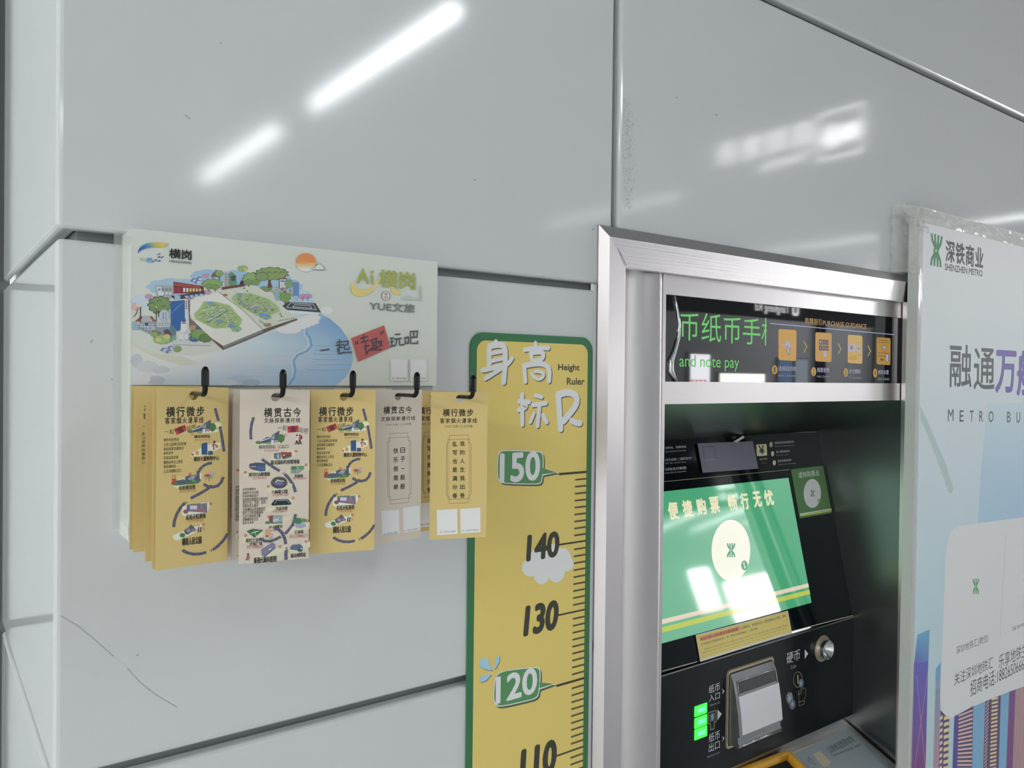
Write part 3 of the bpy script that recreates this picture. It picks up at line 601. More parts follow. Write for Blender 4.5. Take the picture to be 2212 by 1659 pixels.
def station(a, x, y, s):
    """little drawing of the station hall with a tree"""
    a.poly([(x - 120 * s, y + 20 * s), (x - 10 * s, y - 45 * s), (x + 25 * s, y - 40 * s), (x + 25 * s, y + 25 * s), (x - 100 * s, y + 32 * s)], '3d4a5c'); a.line([(x - 95 * s, y + 8 * s), (x + 20 * s, y - 32 * s)], 9 * s, 'c9cdd0', caps=False)
    a.poly([(x + 20 * s, y - 20 * s), (x + 50 * s, y - 70 * s), (x + 130 * s, y - 120 * s), (x + 130 * s, y - 10 * s), (x + 110 * s, y + 25 * s), (x + 30 * s, y + 25 * s)], '4a5060'); a.poly([(x + 35 * s, y - 40 * s), (x + 75 * s, y - 75 * s), (x + 75 * s, y - 20 * s), (x + 35 * s, y - 15 * s)], '7d8592')
    a.rect(x + 35 * s, y - 8 * s, x + 65 * s, y + 25 * s, 'b8b9bc'); a.rect(x + 72 * s, y - 5 * s, x + 120 * s, y + 25 * s, 'b5aaa6')
    for i in range(3): a.rect(x + (76 + i * 15) * s, y + 2 * s, x + (86 + i * 15) * s, y + 18 * s, '8d3a3c')
    a.blob(x + 148 * s, y - 30 * s, 38 * s, 42 * s, '3f6844', 7, '2f4b35'); a.line([(x + 148 * s, y), (x + 148 * s, y + 28 * s)], 9 * s, '4a3a2e'); a.blob(x - 108 * s, y + 20 * s, 34 * s, 16 * s, '4c6b45', 7, '35482f'); a.blob(x + 0 * s, y + 30 * s, 30 * s, 14 * s, '7a8263', 7)
# ---- yellow route card (front of hooks one and three)
def art_yellow_route():
    a = Art(CP[0], 2.2e-4, 1.2e-6, True, k=.58); a.crop(330, 830, 7.9)
    a.text('横行微步', (230, 388), (875, 545), D_, .022, sp=1.25); a.text('客家烟火漫享线', (210, 570), (862, 660), D_, .018, sp=1.3)
    a.poly([(360, 762), (545, 688), (580, 785), (405, 868)], 'a13a35'); a.text('“趣”', (385, 728), (560, 830), '3a2326', .02, rot=.38)
    a.text('一起', (192, 775), (358, 845), D_, .004, sp=1.1); a.text('玩吧', (578, 705), (735, 780), D_, .004, rot=.2)
    a.blob(900, 790, 220, 40, 'cdc9ae', 9); a.blob(1110, 690, 60, 40, 'd3c3a0', 9); station(a, 800, 775, 1.45); num(a, 663, 850, 23, '1')
    a.text('横岗地铁站', (705, 868), (978, 912), D_, .02); a.text('步行10分钟1.0公里', (712, 938), (975, 962), '9a6a4a', .0)
    for i, s_ in enumerate(('漫步松柏老街', '人民公园寻旧回老巷', '体验客家百果制作', '美食街市', '百亩品尝多家', '横岗30年以上老店', '感受横岗的', '人文风情新活力')):
        a.text(s_, (182, 925 + i * 76), (182 + [262, 390, 345, 165, 255, 330, 212, 300][i], 968 + i * 76), D_, .004)
    a.poly([(640, 1230), (680, 1160), (820, 1090), (1010, 1010), (1150, 990), (1150, 1090), (980, 1170), (800, 1230)], 'd0cbae'); a.poly([(830, 1010), (935, 990), (945, 1200), (830, 1200)], '2e4a6d'); a.line([(935, 990), (935, 1215)], 10, 'b9bcc0', caps=False); a.poly([(945, 1140), (1020, 1135), (1025, 1200), (945, 1205)], '3c4a62')
    a.blob(755, 1172, 34, 38, 'b5874f', 5); num(a, 682, 1200, 23, '2')
    a.ell(1050, 985, 22, 22, '4a3b36', 10); a.line([(1040, 1010), (1030, 1060), (1045, 1110)], 26, 'a85a44'); a.line([(1010, 1040), (1075, 1030)], 16, '6b3c3c'); a.blob(1090, 1060, 28, 24, '9a6a5c', 7)
    a.text('横岗大厦购物中心', (698, 1240), (1130, 1295), D_, .02)
    road(a, [(1062, 410), (1090, 520), (1122, 635)], 44); a.line([(1100, 632), (1148, 620)], 5, 'd8cfae', caps=False)
    road(a, [(1145, 720), (1170, 860), (1195, 1000), (1215, 1148)], 44); a.line([(1122, 715), (1168, 705)], 5, 'd8cfae', caps=False)
    road(a, [(1010, 1345), (950, 1350), (870, 1385), (810, 1440), (775, 1510), (768, 1570), (780, 1640)], 44)
    a.crop(330, 1020, 7.541)
    a.poly([(340, 230), (400, 130), (600, 70), (800, 10), (790, 110), (620, 190), (420, 255)], 'd0cbae'); a.poly([(300, 200), (310, 150), (480, 120), (560, 60), (700, 40), (740, 110), (790, 125), (740, 170), (420, 210)], '4a4f5e'); a.poly([(330, 215), (420, 195), (560, 170), (780, 135), (740, 180), (420, 215)], '3f6a40')
    a.poly([(560, 120), (640, 50), (700, 60), (660, 130)], '8a8496'); a.poly([(600, 105), (660, 110), (720, 160), (650, 160)], '4f8a4a'); a.rect(315, 105, 375, 180, 'a03a3a'); a.line([(320, 105), (325, 55), (345, 48), (365, 60), (368, 105)], 8, 'a03a3a'); a.blob(380, 195, 45, 22, '4f6b45', 7); a.ell(510, 105, 16, 20, 'c9ccd0', 10); a.ell(440, 90, 60, 30, 'c5a878', 10)
    num(a, 603, 33, 22, '3'); a.text('松柏商业街', (428, 220), (692, 270), D_, .02); a.text('步行15分钟1.4公里', (432, 282), (698, 320), '9a6a4a', 0)
    a.ell(890, 55, 55, 28, '9c4a48', 8); a.ell(965, 20, 40, 30, 'a48aa8', 10); a.ell(945, 82, 36, 24, '6f8f74', 10); a.line([(915, 60), (915, 135)], 12, '4f6b45'); a.ell(870, 105, 16, 9, '6b7f55', 8)
    road(a, [(735, -20), (735, 60), (745, 130)], 46); road(a, [(1145, 78), (1115, 160), (1060, 220), (985, 240), (900, 235), (825, 195)], 46); road(a, [(960, 215), (880, 280), (770, 345), (615, 425)], 46)
    road(a, [(520, 500), (440, 590), (385, 690), (350, 790), (340, 892)], 46); a.line([(530, 475), (555, 505)], 14, R_, caps=False)
    a.poly([(465, 690), (480, 560), (720, 500), (920, 480), (930, 560), (880, 660), (560, 740)], 'd0cbae'); a.poly([(550, 550), (600, 530), (860, 500), (875, 660), (600, 640), (545, 620)], '6b6880'); a.poly([(600, 545), (720, 540), (720, 600), (600, 605)], 'b3a9b5'); a.rect(560, 545, 600, 640, '44527a'); a.rect(868, 490, 880, 660, '3b3a40')
    for i in range(6): a.rect(730 + i * 22, 515, 742 + i * 22, 590, ['7a4a52', '5b5f80', '8d6a5c', '6a7d58', '7a4a52', '54586e'][i])
    a.poly([(560, 530), (780, 500), (780, 515), (560, 548)], '4f6b45'); a.rect(700, 610, 860, 640, '8a5a54'); a.blob(535, 640, 40, 34, '7d4a40', 7); num(a, 943, 513, 22, '4')
    a.text('松柏天虹商场', (540, 692), (855, 748), D_, .02); a.text('步行10分钟1.0公里', (565, 762), (815, 800), '9a6a4a', 0)
    a.poly([(325, 1060), (330, 1020), (500, 960), (700, 880), (800, 840), (800, 930), (600, 1020), (400, 1110), (340, 1095)], 'cfcbb2'); a.poly([(505, 950), (580, 900), (620, 845), (665, 890), (710, 940), (620, 990), (560, 1020), (520, 1000)], '55535a'); a.poly([(545, 940), (600, 915), (620, 960), (570, 985)], '8a7f88'); a.line([(560, 1030), (640, 975)], 14, 'c2bdb8'); a.blob(480, 1025, 46, 36, '3f6a42', 7); a.blob(670, 940, 40, 24, '7a6a78', 7)
    for x_ in (745, 780): a.line([(x_, 900), (x_ - 8, 965)], 22, '3a3636'); a.ell(x_ + 2, 865, 14, 18, 'b08a5c' if x_ < 760 else 'cfcac5', 8)
    a.line([(800, 905), (842, 942)], 5, '4a3a34'); num(a, 830, 850, 22, '5'); a.text('横岗人民公园', (475, 1080), (790, 1160), D_, .02)
    road(a, [(478, 1270), (560, 1312), (660, 1335), (770, 1330), (868, 1305)], 46); a.line([(945, 1255), (952, 1292)], 16, R_, caps=False); road(a, [(975, 1262), (1050, 1210), (1130, 1130), (1180, 1060), (1215, 1000)], 46)
    return a
def art_white_route():
    a = Art(CP[1], 2.2e-4, 1.2e-6, True, k=.58); a.crop(490, 840, 8.295); O = 'b4b199'
    a.text('横贯古今', (668, 342), (1325, 500), D_, .022, sp=1.3); a.text('文脉探新漫行线', (668, 525), (1312, 602), D_, .018, sp=1.3)
    a.text('一起', (915, 655), (1075, 740), D_, .004, sp=1.1); a.poly([(1085, 668), (1283, 655), (1285, 772), (1088, 787)], 'a0353a'); a.text('“趣”', (1095, 672), (1278, 770), '35202a', .02); a.text('玩吧', (1288, 705), (1455, 790), D_, .004, rot=-.2)
    a.poly([(520, 1000), (620, 930), (980, 800), (1050, 830), (1020, 900), (800, 1000), (600, 1030)], O); station(a, 740, 930, 1.55); num(a, 1046, 830, 25, '1')
    a.text('横岗地铁站（C出口）', (572, 1005), (1105, 1065), D_, .004); a.text('步行10分钟1.0公里', (672, 1085), (930, 1122), '9c5048', 0)
    for x_ in (1255, 1310): a.line([(x_, 870), (x_ - 5, 930)], 40, 'bab2b0' if x_ < 1280 else '8d4a56'); a.line([(x_ - 5, 930), (x_ - 20, 985)], 22, '2f2c30'); a.line([(x_ - 5, 930), (x_ + 20, 980)], 22, '2f2c30'); a.ell(x_, 832, 17, 15, '2c2a2c', 10)
    a.ell(1330, 870, 26, 36, '7d3848', 10); a.line([(1195, 992), (1360, 990)], 5, '4a4644')
    a.poly([(740, 1260), (830, 1180), (1100, 1110), (1240, 1100), (1250, 1150), (1150, 1250), (950, 1300), (760, 1320)], O); a.poly([(840, 1155), (965, 1140), (970, 1250), (900, 1265), (845, 1245)], '53606f'); a.poly([(965, 1130), (1160, 1135), (1160, 1200), (1000, 1260), (975, 1200)], '7f4038'); a.poly([(1005, 1215), (1160, 1185), (1160, 1220), (1010, 1260)], '33363f'); a.rect(1010, 1180, 1035, 1200, 'c9c6bd'); num(a, 1237, 1118, 25, '2')
    for i in range(5): a.rect(1020 + i * 28, 1225 - i * 6, 1036 + i * 28, 1240 - i * 6, '6d87a0')
    a.rect(905, 1170, 930, 1255, 'a2a8b0'); a.text('嘉安国际时尚眼镜城', (785, 1280), (1300, 1340), D_, .02)
    a.poly([(310, 1560), (400, 1470), (680, 1380), (790, 1360), (780, 1440), (560, 1550), (360, 1580)], O); a.poly([(400, 1345), (520, 1320), (690, 1330), (690, 1470), (600, 1480), (440, 1440), (400, 1410)], '3d4558'); a.rect(545, 1380, 680, 1460, '3a5680'); a.poly([(410, 1380), (520, 1360), (520, 1440), (410, 1415)], '5a4048')
    for i in range(5): a.rect(420 + i * 22, 1385, 434 + i * 22, 1400, 'a0a8b8')
    num(a, 330, 1495, 24, '3'); a.text('横岗时尚眼镜城', (392, 1502), (768, 1560), D_, .02); a.text('步行12分钟750公尺', (465, 1578), (718, 1615), '9c5048', 0)
    a.poly([(1060, 1480), (1150, 1420), (1380, 1340), (1480, 1340), (1480, 1440), (1300, 1520), (1100, 1520)], O); a.poly([(1140, 1390), (1250, 1380), (1385, 1375), (1385, 1440), (1280, 1520), (1140, 1515)], '7d8580'); a.blob(1200, 1420, 50, 36, '3f6a48', 7); a.blob(1330, 1410, 55, 34, '567f50', 7); a.line([(1210, 1440), (1225, 1510)], 16, '5a7068'); num(a, 1418, 1362, 24, '4'); a.text('茂盛路', (1205, 1535), (1365, 1585), D_, .02); a.text('步行11分钟950公尺', (1180, 1590), (1430, 1620), '9c5048', 0)
    road(a, [(480, 510), (445, 620), (425, 760), (432, 905)], 46); road(a, [(628, 1260), (740, 1340), (850, 1415), (945, 1470)], 48); a.line([(1000, 1525), (1030, 1500)], 12, R_, caps=False)
    a.crop(490, 1020, 7.9)
    road(a, [(985, 30), (1060, 110), (1120, 200), (1155, 280), (1170, 340)], 48)
    a.poly([(660, 300), (720, 240), (1000, 200), (1110, 190), (1120, 240), (900, 320), (700, 345)], O); a.ell(890, 180, 142, 100, '3f4454', 24); a.ell(895, 150, 130, 75, '6d4a52', 24); a.ell(895, 150, 115, 62, '3c4a40', 24); a.ell(890, 185, 70, 30, '566088', 16); a.line([(830, 170), (870, 130), (900, 150), (970, 150)], 14, 'c2c6bc'); num(a, 708, 242, 23, '5')
    a.text('六峰墅公园', (768, 305), (1030, 358), D_, .02); a.text('步行20分钟1.4公里', (782, 368), (1048, 402), '9c5048', 0)
    for i, s_ in enumerate(('古老的聚居与', '独具的天空主题', '时尚的眼镜设计', '绽放的创意园区以勃勃商', '穿过产业、历史、自然、', '创新的多元融合', '主观横岗从传统制造到', '现代人文的发展脉络', '让步与美食的交集', '读懂横岗的记忆', '现在与未来')):
        a.text(s_, (268, 272 + i * 57), (268 + [228, 270, 270, 425, 405, 268, 390, 348, 305, 268, 190][i], 308 + i * 57), D_, .004)
    a.poly([(635, 620), (760, 540), (1050, 450), (1150, 440), (1130, 500), (1000, 600), (700, 680)], O); a.poly([(755, 545), (815, 470), (1045, 460), (1095, 525), (1080, 560), (770, 570)], '22282c'); a.line([(815, 540), (840, 485), (1030, 478), (1060, 525)], 8, '9aa0a0', caps=False); a.line([(770, 575), (1085, 560)], 9, 'bdbdb5', caps=False); num(a, 1130, 440, 23, '6')
    a.text('茂盛世居', (828, 590), (1032, 635), D_, .02); a.text('步行12分钟850公尺', (782, 645), (1035, 682), '9c5048', 0)
    a.poly([(625, 945), (690, 860), (900, 770), (1130, 735), (1100, 800), (900, 900), (700, 950)], O); a.poly([(715, 740), (785, 735), (950, 735), (950, 860), (720, 870)], '7d8a88'); a.poly([(720, 745), (785, 735), (785, 860), (720, 865)], '6b4642'); a.poly([(785, 800), (880, 780), (885, 820), (790, 850)], '9a9fae'); a.blob(700, 860, 50, 24, '4a7048', 7); a.line([(760, 870), (945, 862)], 18, '3f6444'); num(a, 715, 760, 24, '7')
    a.text('2012创意谷', (712, 905), (945, 945), D_, .02); a.text('步行20分钟', (655, 975), (840, 1010), '9c5048', 0)
    road(a, [(1172, 715), (1155, 800), (1120, 900), (1070, 970), (995, 1050)], 46)
    a.poly([(1040, 1040), (1120, 930), (1330, 860), (1410, 850), (1410, 960), (1200, 1040)], O); a.poly([(1145, 900), (1330, 870), (1355, 920), (1280, 955), (1190, 950)], '8a8ba2'); a.blob(1210, 830, 80, 50, '3f6a48', 9); a.blob(1310, 820, 45, 30, '4a7a4a', 7); a.ell(1210, 820, 14, 34, '3c5a7a', 10); num(a, 1375, 825, 22, '8'); a.text('红棉路', (1155, 992), (1305, 1042), D_, .02); a.text('步行12分钟850公尺', (1062, 1065), (1372, 1112), '9c5048', 0)
    a.poly([(245, 1140), (360, 1080), (620, 1010), (640, 1060), (500, 1180), (300, 1220)], O); a.poly([(335, 1005), (430, 965), (620, 985), (470, 1120)], '3a5c42'); a.line([(420, 1040), (470, 1020), (540, 1005)], 14, 'aab4b8'); a.line([(480, 1030), (500, 1080)], 10, '9aa4a8'); num(a, 320, 1078, 23, '9')
    a.text('横岗文体中心', (322, 1130), (640, 1180), D_, .02); a.text('文体广场', (385, 1198), (600, 1245), D_, .02); a.text('步行11分钟850公尺', (340, 1245), (615, 1295), '9c5048', 0)
    a.ell(700, 1050, 45, 36, 'b08a50', 8); a.ell(755, 1075, 30, 28, 'a48aa8', 8); a.ell(735, 1120, 32, 18, '6f9a74', 8); a.ell(680, 1090, 26, 24, '9c4a44', 8)
    road(a, [(805, 955), (880, 975), (945, 1040), (985, 1130), (1003, 1225)], 48); road(a, [(555, 1130), (640, 1172), (740, 1178), (840, 1140), (920, 1100)], 46); a.line([(985, 1294), (1033, 1294)], 14, R_, caps=False); road(a, [(1010, 1320), (1005, 1400), (1008, 1495)], 50)
    a.poly([(500, 1420), (700, 1330), (1000, 1250), (1000, 1330), (800, 1430), (560, 1490)], O); a.poly([(585, 1320), (770, 1200), (825, 1225), (825, 1300), (640, 1455), (590, 1410)], '6b6880'); a.line([(640, 1430), (820, 1300)], 12, '4a4d62', caps=False); a.line([(720, 1320), (750, 1300)], 16, 'c2c4c8'); num(a, 905, 1270, 24, '10'); a.text('新视代眼科医院', (462, 1455), (845, 1525), D_, .02)
    a.poly([(1040, 1420), (1080, 1300), (1300, 1200), (1420, 1180), (1420, 1270), (1250, 1370), (1100, 1440)], O); a.poly([(1075, 1290), (1110, 1240), (1250, 1225), (1295, 1270), (1290, 1340), (1240, 1370), (1190, 1330), (1090, 1320)], '4b5a6b'); a.rect(1220, 1275, 1285, 1340, '35404a'); a.ell(1265, 1300, 16, 14, 'b0bcc8', 8); num(a, 1347, 1182, 22, '11'); a.text('塘坑地铁站', (1085, 1385), (1342, 1440), D_, .02)
    a.ell(360, 1400, 17, 20, '3b2c28', 8); a.line([(360, 1425), (345, 1480)], 34, '8d4a4a'); a.line([(345, 1490), (350, 1530)], 20, 'c8b4a8'); a.line([(395, 1440), (370, 1500)], 8, '7a5a4a'); a.ell(335, 1490, 24, 14, '56637a', 8)
    return a
def verse(a, sp, cols, qr):
    a.text('%s' % sp['t'], *sp['tb'], D_, .022, sp=1.25); a.text(sp['s'], *sp['sb'], D_, .018, sp=1.25); a.text('•YUE 文旅 •人文风情', *sp['yb'], '3a3833', 0)
    for k, dx in ((0, 0), (1, sp['in'])):
        x0, y0, x1, y1 = sp['fr']; x0 += dx; x1 -= dx; y0 += dx; y1 -= dx; c_ = sp['cn']
        if k == 0: q = [(x0 + c_, y0), (x1 - c_, y0), (x1 - c_ * .9, y0 + c_ * .9), (x1, y0 + c_), (x1, y1 - c_), (x1 - c_ * .9, y1 - c_ * .9), (x1 - c_, y1), (x0 + c_, y1), (x0 + c_ * .9, y1 - c_ * .9), (x0, y1 - c_), (x0, y0 + c_), (x0 + c_ * .9, y0 + c_ * .9), (x0 + c_, y0)]
        else: q = [(x0, y0), (x1, y0), (x1, y1), (x0, y1), (x0, y0)]
        u0 = a.uvin; a.uvin = True
        A_, B_, C__ = [V(a.pl.uv(*a.T(*p))) for p in (sp['c0'], sp['c1'], sp['c2'])]
        a.line([tuple(A_ + (B_ - A_) * p[0] + (C__ - A_) * p[1]) for p in q], .00028, '35332e', caps=False); a.uvin = u0
    for s_, x, y0, y1 in cols:
        n = len(s_); st = (y1 - y0) / n
        for i, ch in enumerate(s_):
            if ch == '一': a.line([(x - 12, y0 + (i + .5) * st), (x + 12, y0 + (i + .5) * st)], 4.5, D_); continue
            a.text(ch, (x - 18, y0 + i * st + st * .2), (x + 18, y0 + i * st + st * .74), D_, .02)
    for q in qr: a.poly(q[:4], 'cfd3d8' if sp['y'] else 'cdcdd6'); a.text(q[4], q[5], q[6], '55555a', 0)
def art_yellow_verse():
    a = Art(CP[4], 2.2e-4, 1.2e-6, True, k=.58); a.crop(640, 780, 3.686)
    verse(a, dict(t='横行微步', tb=((1168, 382), (1408, 440)), s='客家烟火漫享线', sb=((1145, 455), (1438, 493)), yb=((1180, 508), (1403, 530)), fr=(0, 0, 1, 1), cn=.12, c0=(1195, 592), c1=(1390, 588), c2=(1196, 1135), y=1, **{'in': .06}),
          (('我的人生我出卷', 1322, 625, 1105), ('乱写也是满分卷', 1262, 628, 1108)),
          (((1118, 1186), (1281, 1176), (1285, 1375), (1122, 1386), '扫一扫关注小程序', (1143, 1352), (1268, 1365)), ((1304, 1177), (1465, 1166), (1467, 1361), (1307, 1372), '扫一扫关注视频号', (1318, 1342), (1455, 1350))))
    return a
def art_white_verse():
    a = Art(CP[3], 2.2e-4, 1.2e-6, True, k=.58); a.crop(640, 780, 3.686)
    verse(a, dict(t='横贯古今', tb=((694, 362), (918, 415)), s='文脉探新漫行线', sb=((673, 445), (945, 470)), yb=((708, 500), (915, 508)), fr=(0, 0, 1, 1), cn=.12, c0=(722, 578), c1=(908, 570), c2=(730, 1142), y=0, **{'in': .06}),
          (('日子一般般', 846, 675, 1035), ('快乐很简单', 791, 680, 1040)),
          (((676, 1192), (816, 1185), (820, 1375), (682, 1388), '扫一扫关注小程序', (694, 1370), (808, 1376)), ((848, 1168), (980, 1150), (985, 1345), (852, 1365), '扫一扫关注视频号', (852, 1345), (975, 1340))))
    return a
PR = {k: (me, f().done('printed_front', M_ink)) for k, me, f in (('yr', ME_Y, art_yellow_route), ('wr', ME_W, art_white_route), ('yv', ME_Y, art_yellow_verse), ('wv', ME_W, art_white_verse))}
_used = set()
def card(kind, i, y, yaw, label, group, dx=0., roll=0., dz=0.):
    me, pr = PR[kind]
    o = bpy.data.objects.new('bookmark_card', me); COL.objects.link(o); o.location = (HX[i] + dx, y, HZ[i] + dz); o.rotation_euler = (0, roll, yaw)
    tag(o, label, 'card', group)
    if kind in _used: c = pr.copy(); COL.objects.link(c)
    else: c = pr; _used.add(kind)
    c.parent = o
    return o
def yaw_of(p): return math.atan2(p.U.y, p.U.x)
FR = [('yr', 'mustard yellow route map bookmark card, front card on the leftmost hook'), ('wr', 'white route map bookmark card, front card on the second hook from left'), ('yr', 'mustard yellow route map bookmark card, front card on the middle hook'),
      ('wv', 'white bookmark card with framed verse, front card on the fourth hook'), ('yv', 'mustard yellow bookmark card with framed verse, front card on the rightmost hook')]
for i, (k, l) in enumerate(FR): card(k, i, CP[i].O.y, yaw_of(CP[i]), l, 'front bookmark cards on the rack hooks')
ordn = ('leftmost', 'second', 'middle', 'fourth', 'rightmost'); SG = []
def stack(i, kind, colour, ys, label):
    for y in ys: card(kind, i, y, random.uniform(-.006, .006), label, '%s cards behind the front card on the %s hook' % (colour, ordn[i]), random.uniform(-.0005, .0005), random.uniform(-.004, .004))
stack(0, 'yr', 'yellow', (-.0455, -.0467), 'yellow bookmark card at the wall end of the leftmost hook')
stack(0, 'yr', 'yellow', (-.0585, -.0597, -.0609, -.0621), 'yellow bookmark card in the cluster nearest the wall on the leftmost hook')
stack(0, 'yr', 'yellow', (-.1045, -.1060), 'yellow bookmark card in the pair hanging mid leftmost hook')
stack(0, 'yr', 'yellow', (-.1345, -.1360, -.1375, -.1390), 'yellow bookmark card packed right behind the front card on the leftmost hook')
stack(1, 'wr', 'white', (-.1170, -.1185, -.1200), 'white bookmark card in the back cluster on the second hook from left')
stack(1, 'wr', 'white', (-.1350, -.1370), 'white bookmark card just behind the front card on the second hook')
stack(2, 'yr', 'yellow', (-.1290, -.1310, -.1400), 'yellow bookmark card behind the front card on the middle hook')
stack(3, 'wv', 'white', (-.0540, -.0555, -.0700), 'white bookmark card near the wall on the fourth hook')
stack(4, 'yv', 'yellow', (-.0800, -.0960, -.0980, -.1000), 'yellow bookmark card behind the front card on the rightmost hook')

# ================================================================== HEIGHT RULER
ruler = thing('height_ruler', 'yellow height ruler board with green border stuck on the wall', 'height ruler', (.684, 0, .95))
RP = Plane((0, -.003, 0), (1, 0, 0), (0, -1, 0))
zt = (RP.P(1060, 713).z + RP.P(1240, 733).z) / 2; xa, xb = RP.P(1014, 1000).x, RP.P(1277.5, 1000).x
bm = bmesh.new(); prism(bm, [(p[0], 0, p[1]) for p in rrect(xa, .92, xb, zt, .020, 8)], (0, -.003, 0)); bm_obj('board', bm, M_green, ruler)
a = Art(RP, 1.2e-4, 1.2e-6); Y1 = 'c4ab62'
a.uvin = True; xi, xj = RP.P(1027.5, 1000).x, RP.P(1266.8, 1000).x; a.polyuv(rrect(xi, .929, xj, zt - .0105, .014, 8), Y1); a.o += 2e-5; a.uvin = False
a.crop(900, 500, 3.814)
CH4 = [ # brush-lettered characters as strokes (crop pixels)
  [([(652, 905), (656, 935)], 26), ([(598, 950), (596, 1100)], 34), ([(600, 945), (690, 928), (730, 955), (730, 1090), (716, 1240)], 36), ([(612, 1005), (715, 985)], 24), ([(612, 1068), (715, 1045)], 24), ([(542, 1142), (590, 1135), (690, 1105)], 30), ([(785, 1045), (760, 1085), (680, 1140), (565, 1212)], 26)],
  [([(978, 920), (984, 950)], 26), ([(890, 975), (985, 958), (1085, 962)], 26), ([(938, 1000), (950, 1055)], 28), ([(940, 1000), (1040, 990), (1045, 1030), (1020, 1060), (955, 1068)], 28), ([(885, 1110), (895, 1235)], 30), ([(885, 1105), (1000, 1085), (1070, 1100), (1095, 1140), (1090, 1230)], 32), ([(945, 1165), (960, 1195), (1000, 1220), (1036, 1205), (1050, 1172), (1015, 1152), (975, 1152)], 22)],
  [([(868, 1345), (870, 1590)], 36), ([(845, 1400), (925, 1405)], 36), ([(840, 1470), (905, 1450), (890, 1420)], 34), ([(978, 1350), (1030, 1365)], 30), ([(955, 1430), (1065, 1415)], 34), ([(1010, 1440), (995, 1600)], 36), ([(965, 1500), (935, 1570)], 30), ([(1040, 1515), (1070, 1570)], 36)],
  [([(1165, 1345), (1185, 1625)], 40), ([(1165, 1345), (1250, 1320), (1320, 1355), (1320, 1420), (1270, 1490), (1210, 1560)], 40), ([(1275, 1560), (1320, 1580), (1345, 1580)], 34)]]
for off, h in ((9, '4b4c40'), (0, 'c3c6cb')):
    for ch in CH4:
        for p, w in ch:
            if ch is CH4[2]: w *= .80
            for _ in range(2):
                if len(p) > 2: p = [p[0]] + [q for i in range(len(p) - 1) for q in (((p[i][0] * 3 + p[i + 1][0]) / 4, (p[i][1] * 3 + p[i + 1][1]) / 4), ((p[i][0] + p[i + 1][0] * 3) / 4, (p[i][1] + p[i + 1][1] * 3) / 4))] + [p[-1]]
            a.line([(x + off * .8, y + off * .9) for x, y in p], w * 1.28, h)
    a.o += 4e-5
a.text('Height', (1166, 1093), (1340, 1160), '3d3d33', .03); a.text('Ruler', (1238, 1207), (1380, 1262), '3d3d33', .03)
# number bubbles
GR = '4a7a4f'
def bubble(c, pts, tip, num_, tb):
    a.crop(*c)
    for k, (dx, dy, h, g) in enumerate(((9, 12, '47523c', 0), (0, 0, 'c6cec4', 0), (0, 0, GR, 1))):
        cx = sum(p[0] for p in pts) / len(pts); cy = sum(p[1] for p in pts) / len(pts)
        P_ = pts
        for _ in range(2): P_ = [q for i in range(len(P_)) for q in (((P_[i][0] * 3 + P_[(i + 1) % len(P_)][0]) / 4, (P_[i][1] * 3 + P_[(i + 1) % len(P_)][1]) / 4), ((P_[i][0] + P_[(i + 1) % len(P_)][0] * 3) / 4, (P_[i][1] + P_[(i + 1) % len(P_)][1] * 3) / 4))]
        q = [(cx + (x - cx) * (1 - .04 * g) + dx, cy + (y - cy) * (1 - .055 * g) + dy) for x, y in P_]; a.poly(q, h)
        tq = [(x + dx, y + dy) for x, y in tip]; a.poly([tq[0], (tq[1][0] - 14 * g, tq[1][1]), (tq[2][0], tq[2][1] - 10 * g)] if g else tq, h); a.o += 1e-5
    a.text(num_, *tb, 'cdd0d3', .035, skew=-.0, sp=1.0)
bubble((1000, 690, 3.384), [(250, 1000), (262, 968), (290, 953), (430, 957), (570, 963), (588, 985), (590, 1080), (582, 1170), (570, 1200), (540, 1208), (300, 1203), (262, 1185), (247, 1150)], [(578, 1085), (695, 1118), (580, 1142)], '150', ((275, 985), (556, 1168)))
bubble((1000, 1130, 3.1375), [(215, 1050), (235, 1015), (290, 995), (400, 982), (500, 973), (522, 985), (527, 1030), (518, 1150), (500, 1190), (400, 1215), (260, 1246), (225, 1240), (203, 1205), (205, 1140)], [(518, 1080), (628, 1088), (518, 1128)], '120', ((228, 1048), (496, 1145)))
for q in ([(108, 955), (120, 920), (145, 908), (170, 930), (200, 1000), (150, 990), (115, 975)], [(212, 990), (218, 930), (235, 893), (248, 900), (245, 940), (225, 980)], [(112, 1070), (120, 1040), (150, 1024), (193, 1026), (160, 1065), (125, 1080)]):
    a.poly([(x + 3, y + 4) for x, y in q], '3e4a4a'); a.poly(q, '8fb0c6')
for cx, cy, rx, ry in ((455, 300, 57, 62), (520, 235, 70, 70), (600, 205, 70, 65), (670, 240, 62, 70), (695, 275, 55, 52), (530, 340, 55, 75), (630, 330, 58, 72), (570, 300, 90, 70), (690, 215, 24, 44)): a.ell(cx, cy, rx, ry, 'c9ccd1', 26); a.o -= 2e-6
a.o += 2e-5
BK = '35352b'
a.text('140', (440, 88), (645, 220), BK, .05, skew=.06); a.text('130', (425, 570), (638, 710), BK, .05, skew=.1); a.text('110', (398, 1545), (625, 1672), BK, .05, skew=.06)
a.uvin = True
x_r = xj; x_s = RP.P(1239.5, 1250).x; x_l = RP.P(1206, 1100).x
for i in range(0, 52):
    z = 1.50 - .01 * i
    if z < .935: break
    x0 = x_s - .0003 * i * .2
    if i % 10 == 0: x0 = x_l
    w = .0032 if i % 30 == 0 else .0024
    a.polyuv([(x0, z - w / 2), (x_r, z - w / 2), (x_r, z + w / 2), (x0, z + w / 2)], '44452f' if i % 10 else BK)
a.done('printed_scale', M_ink, ruler)

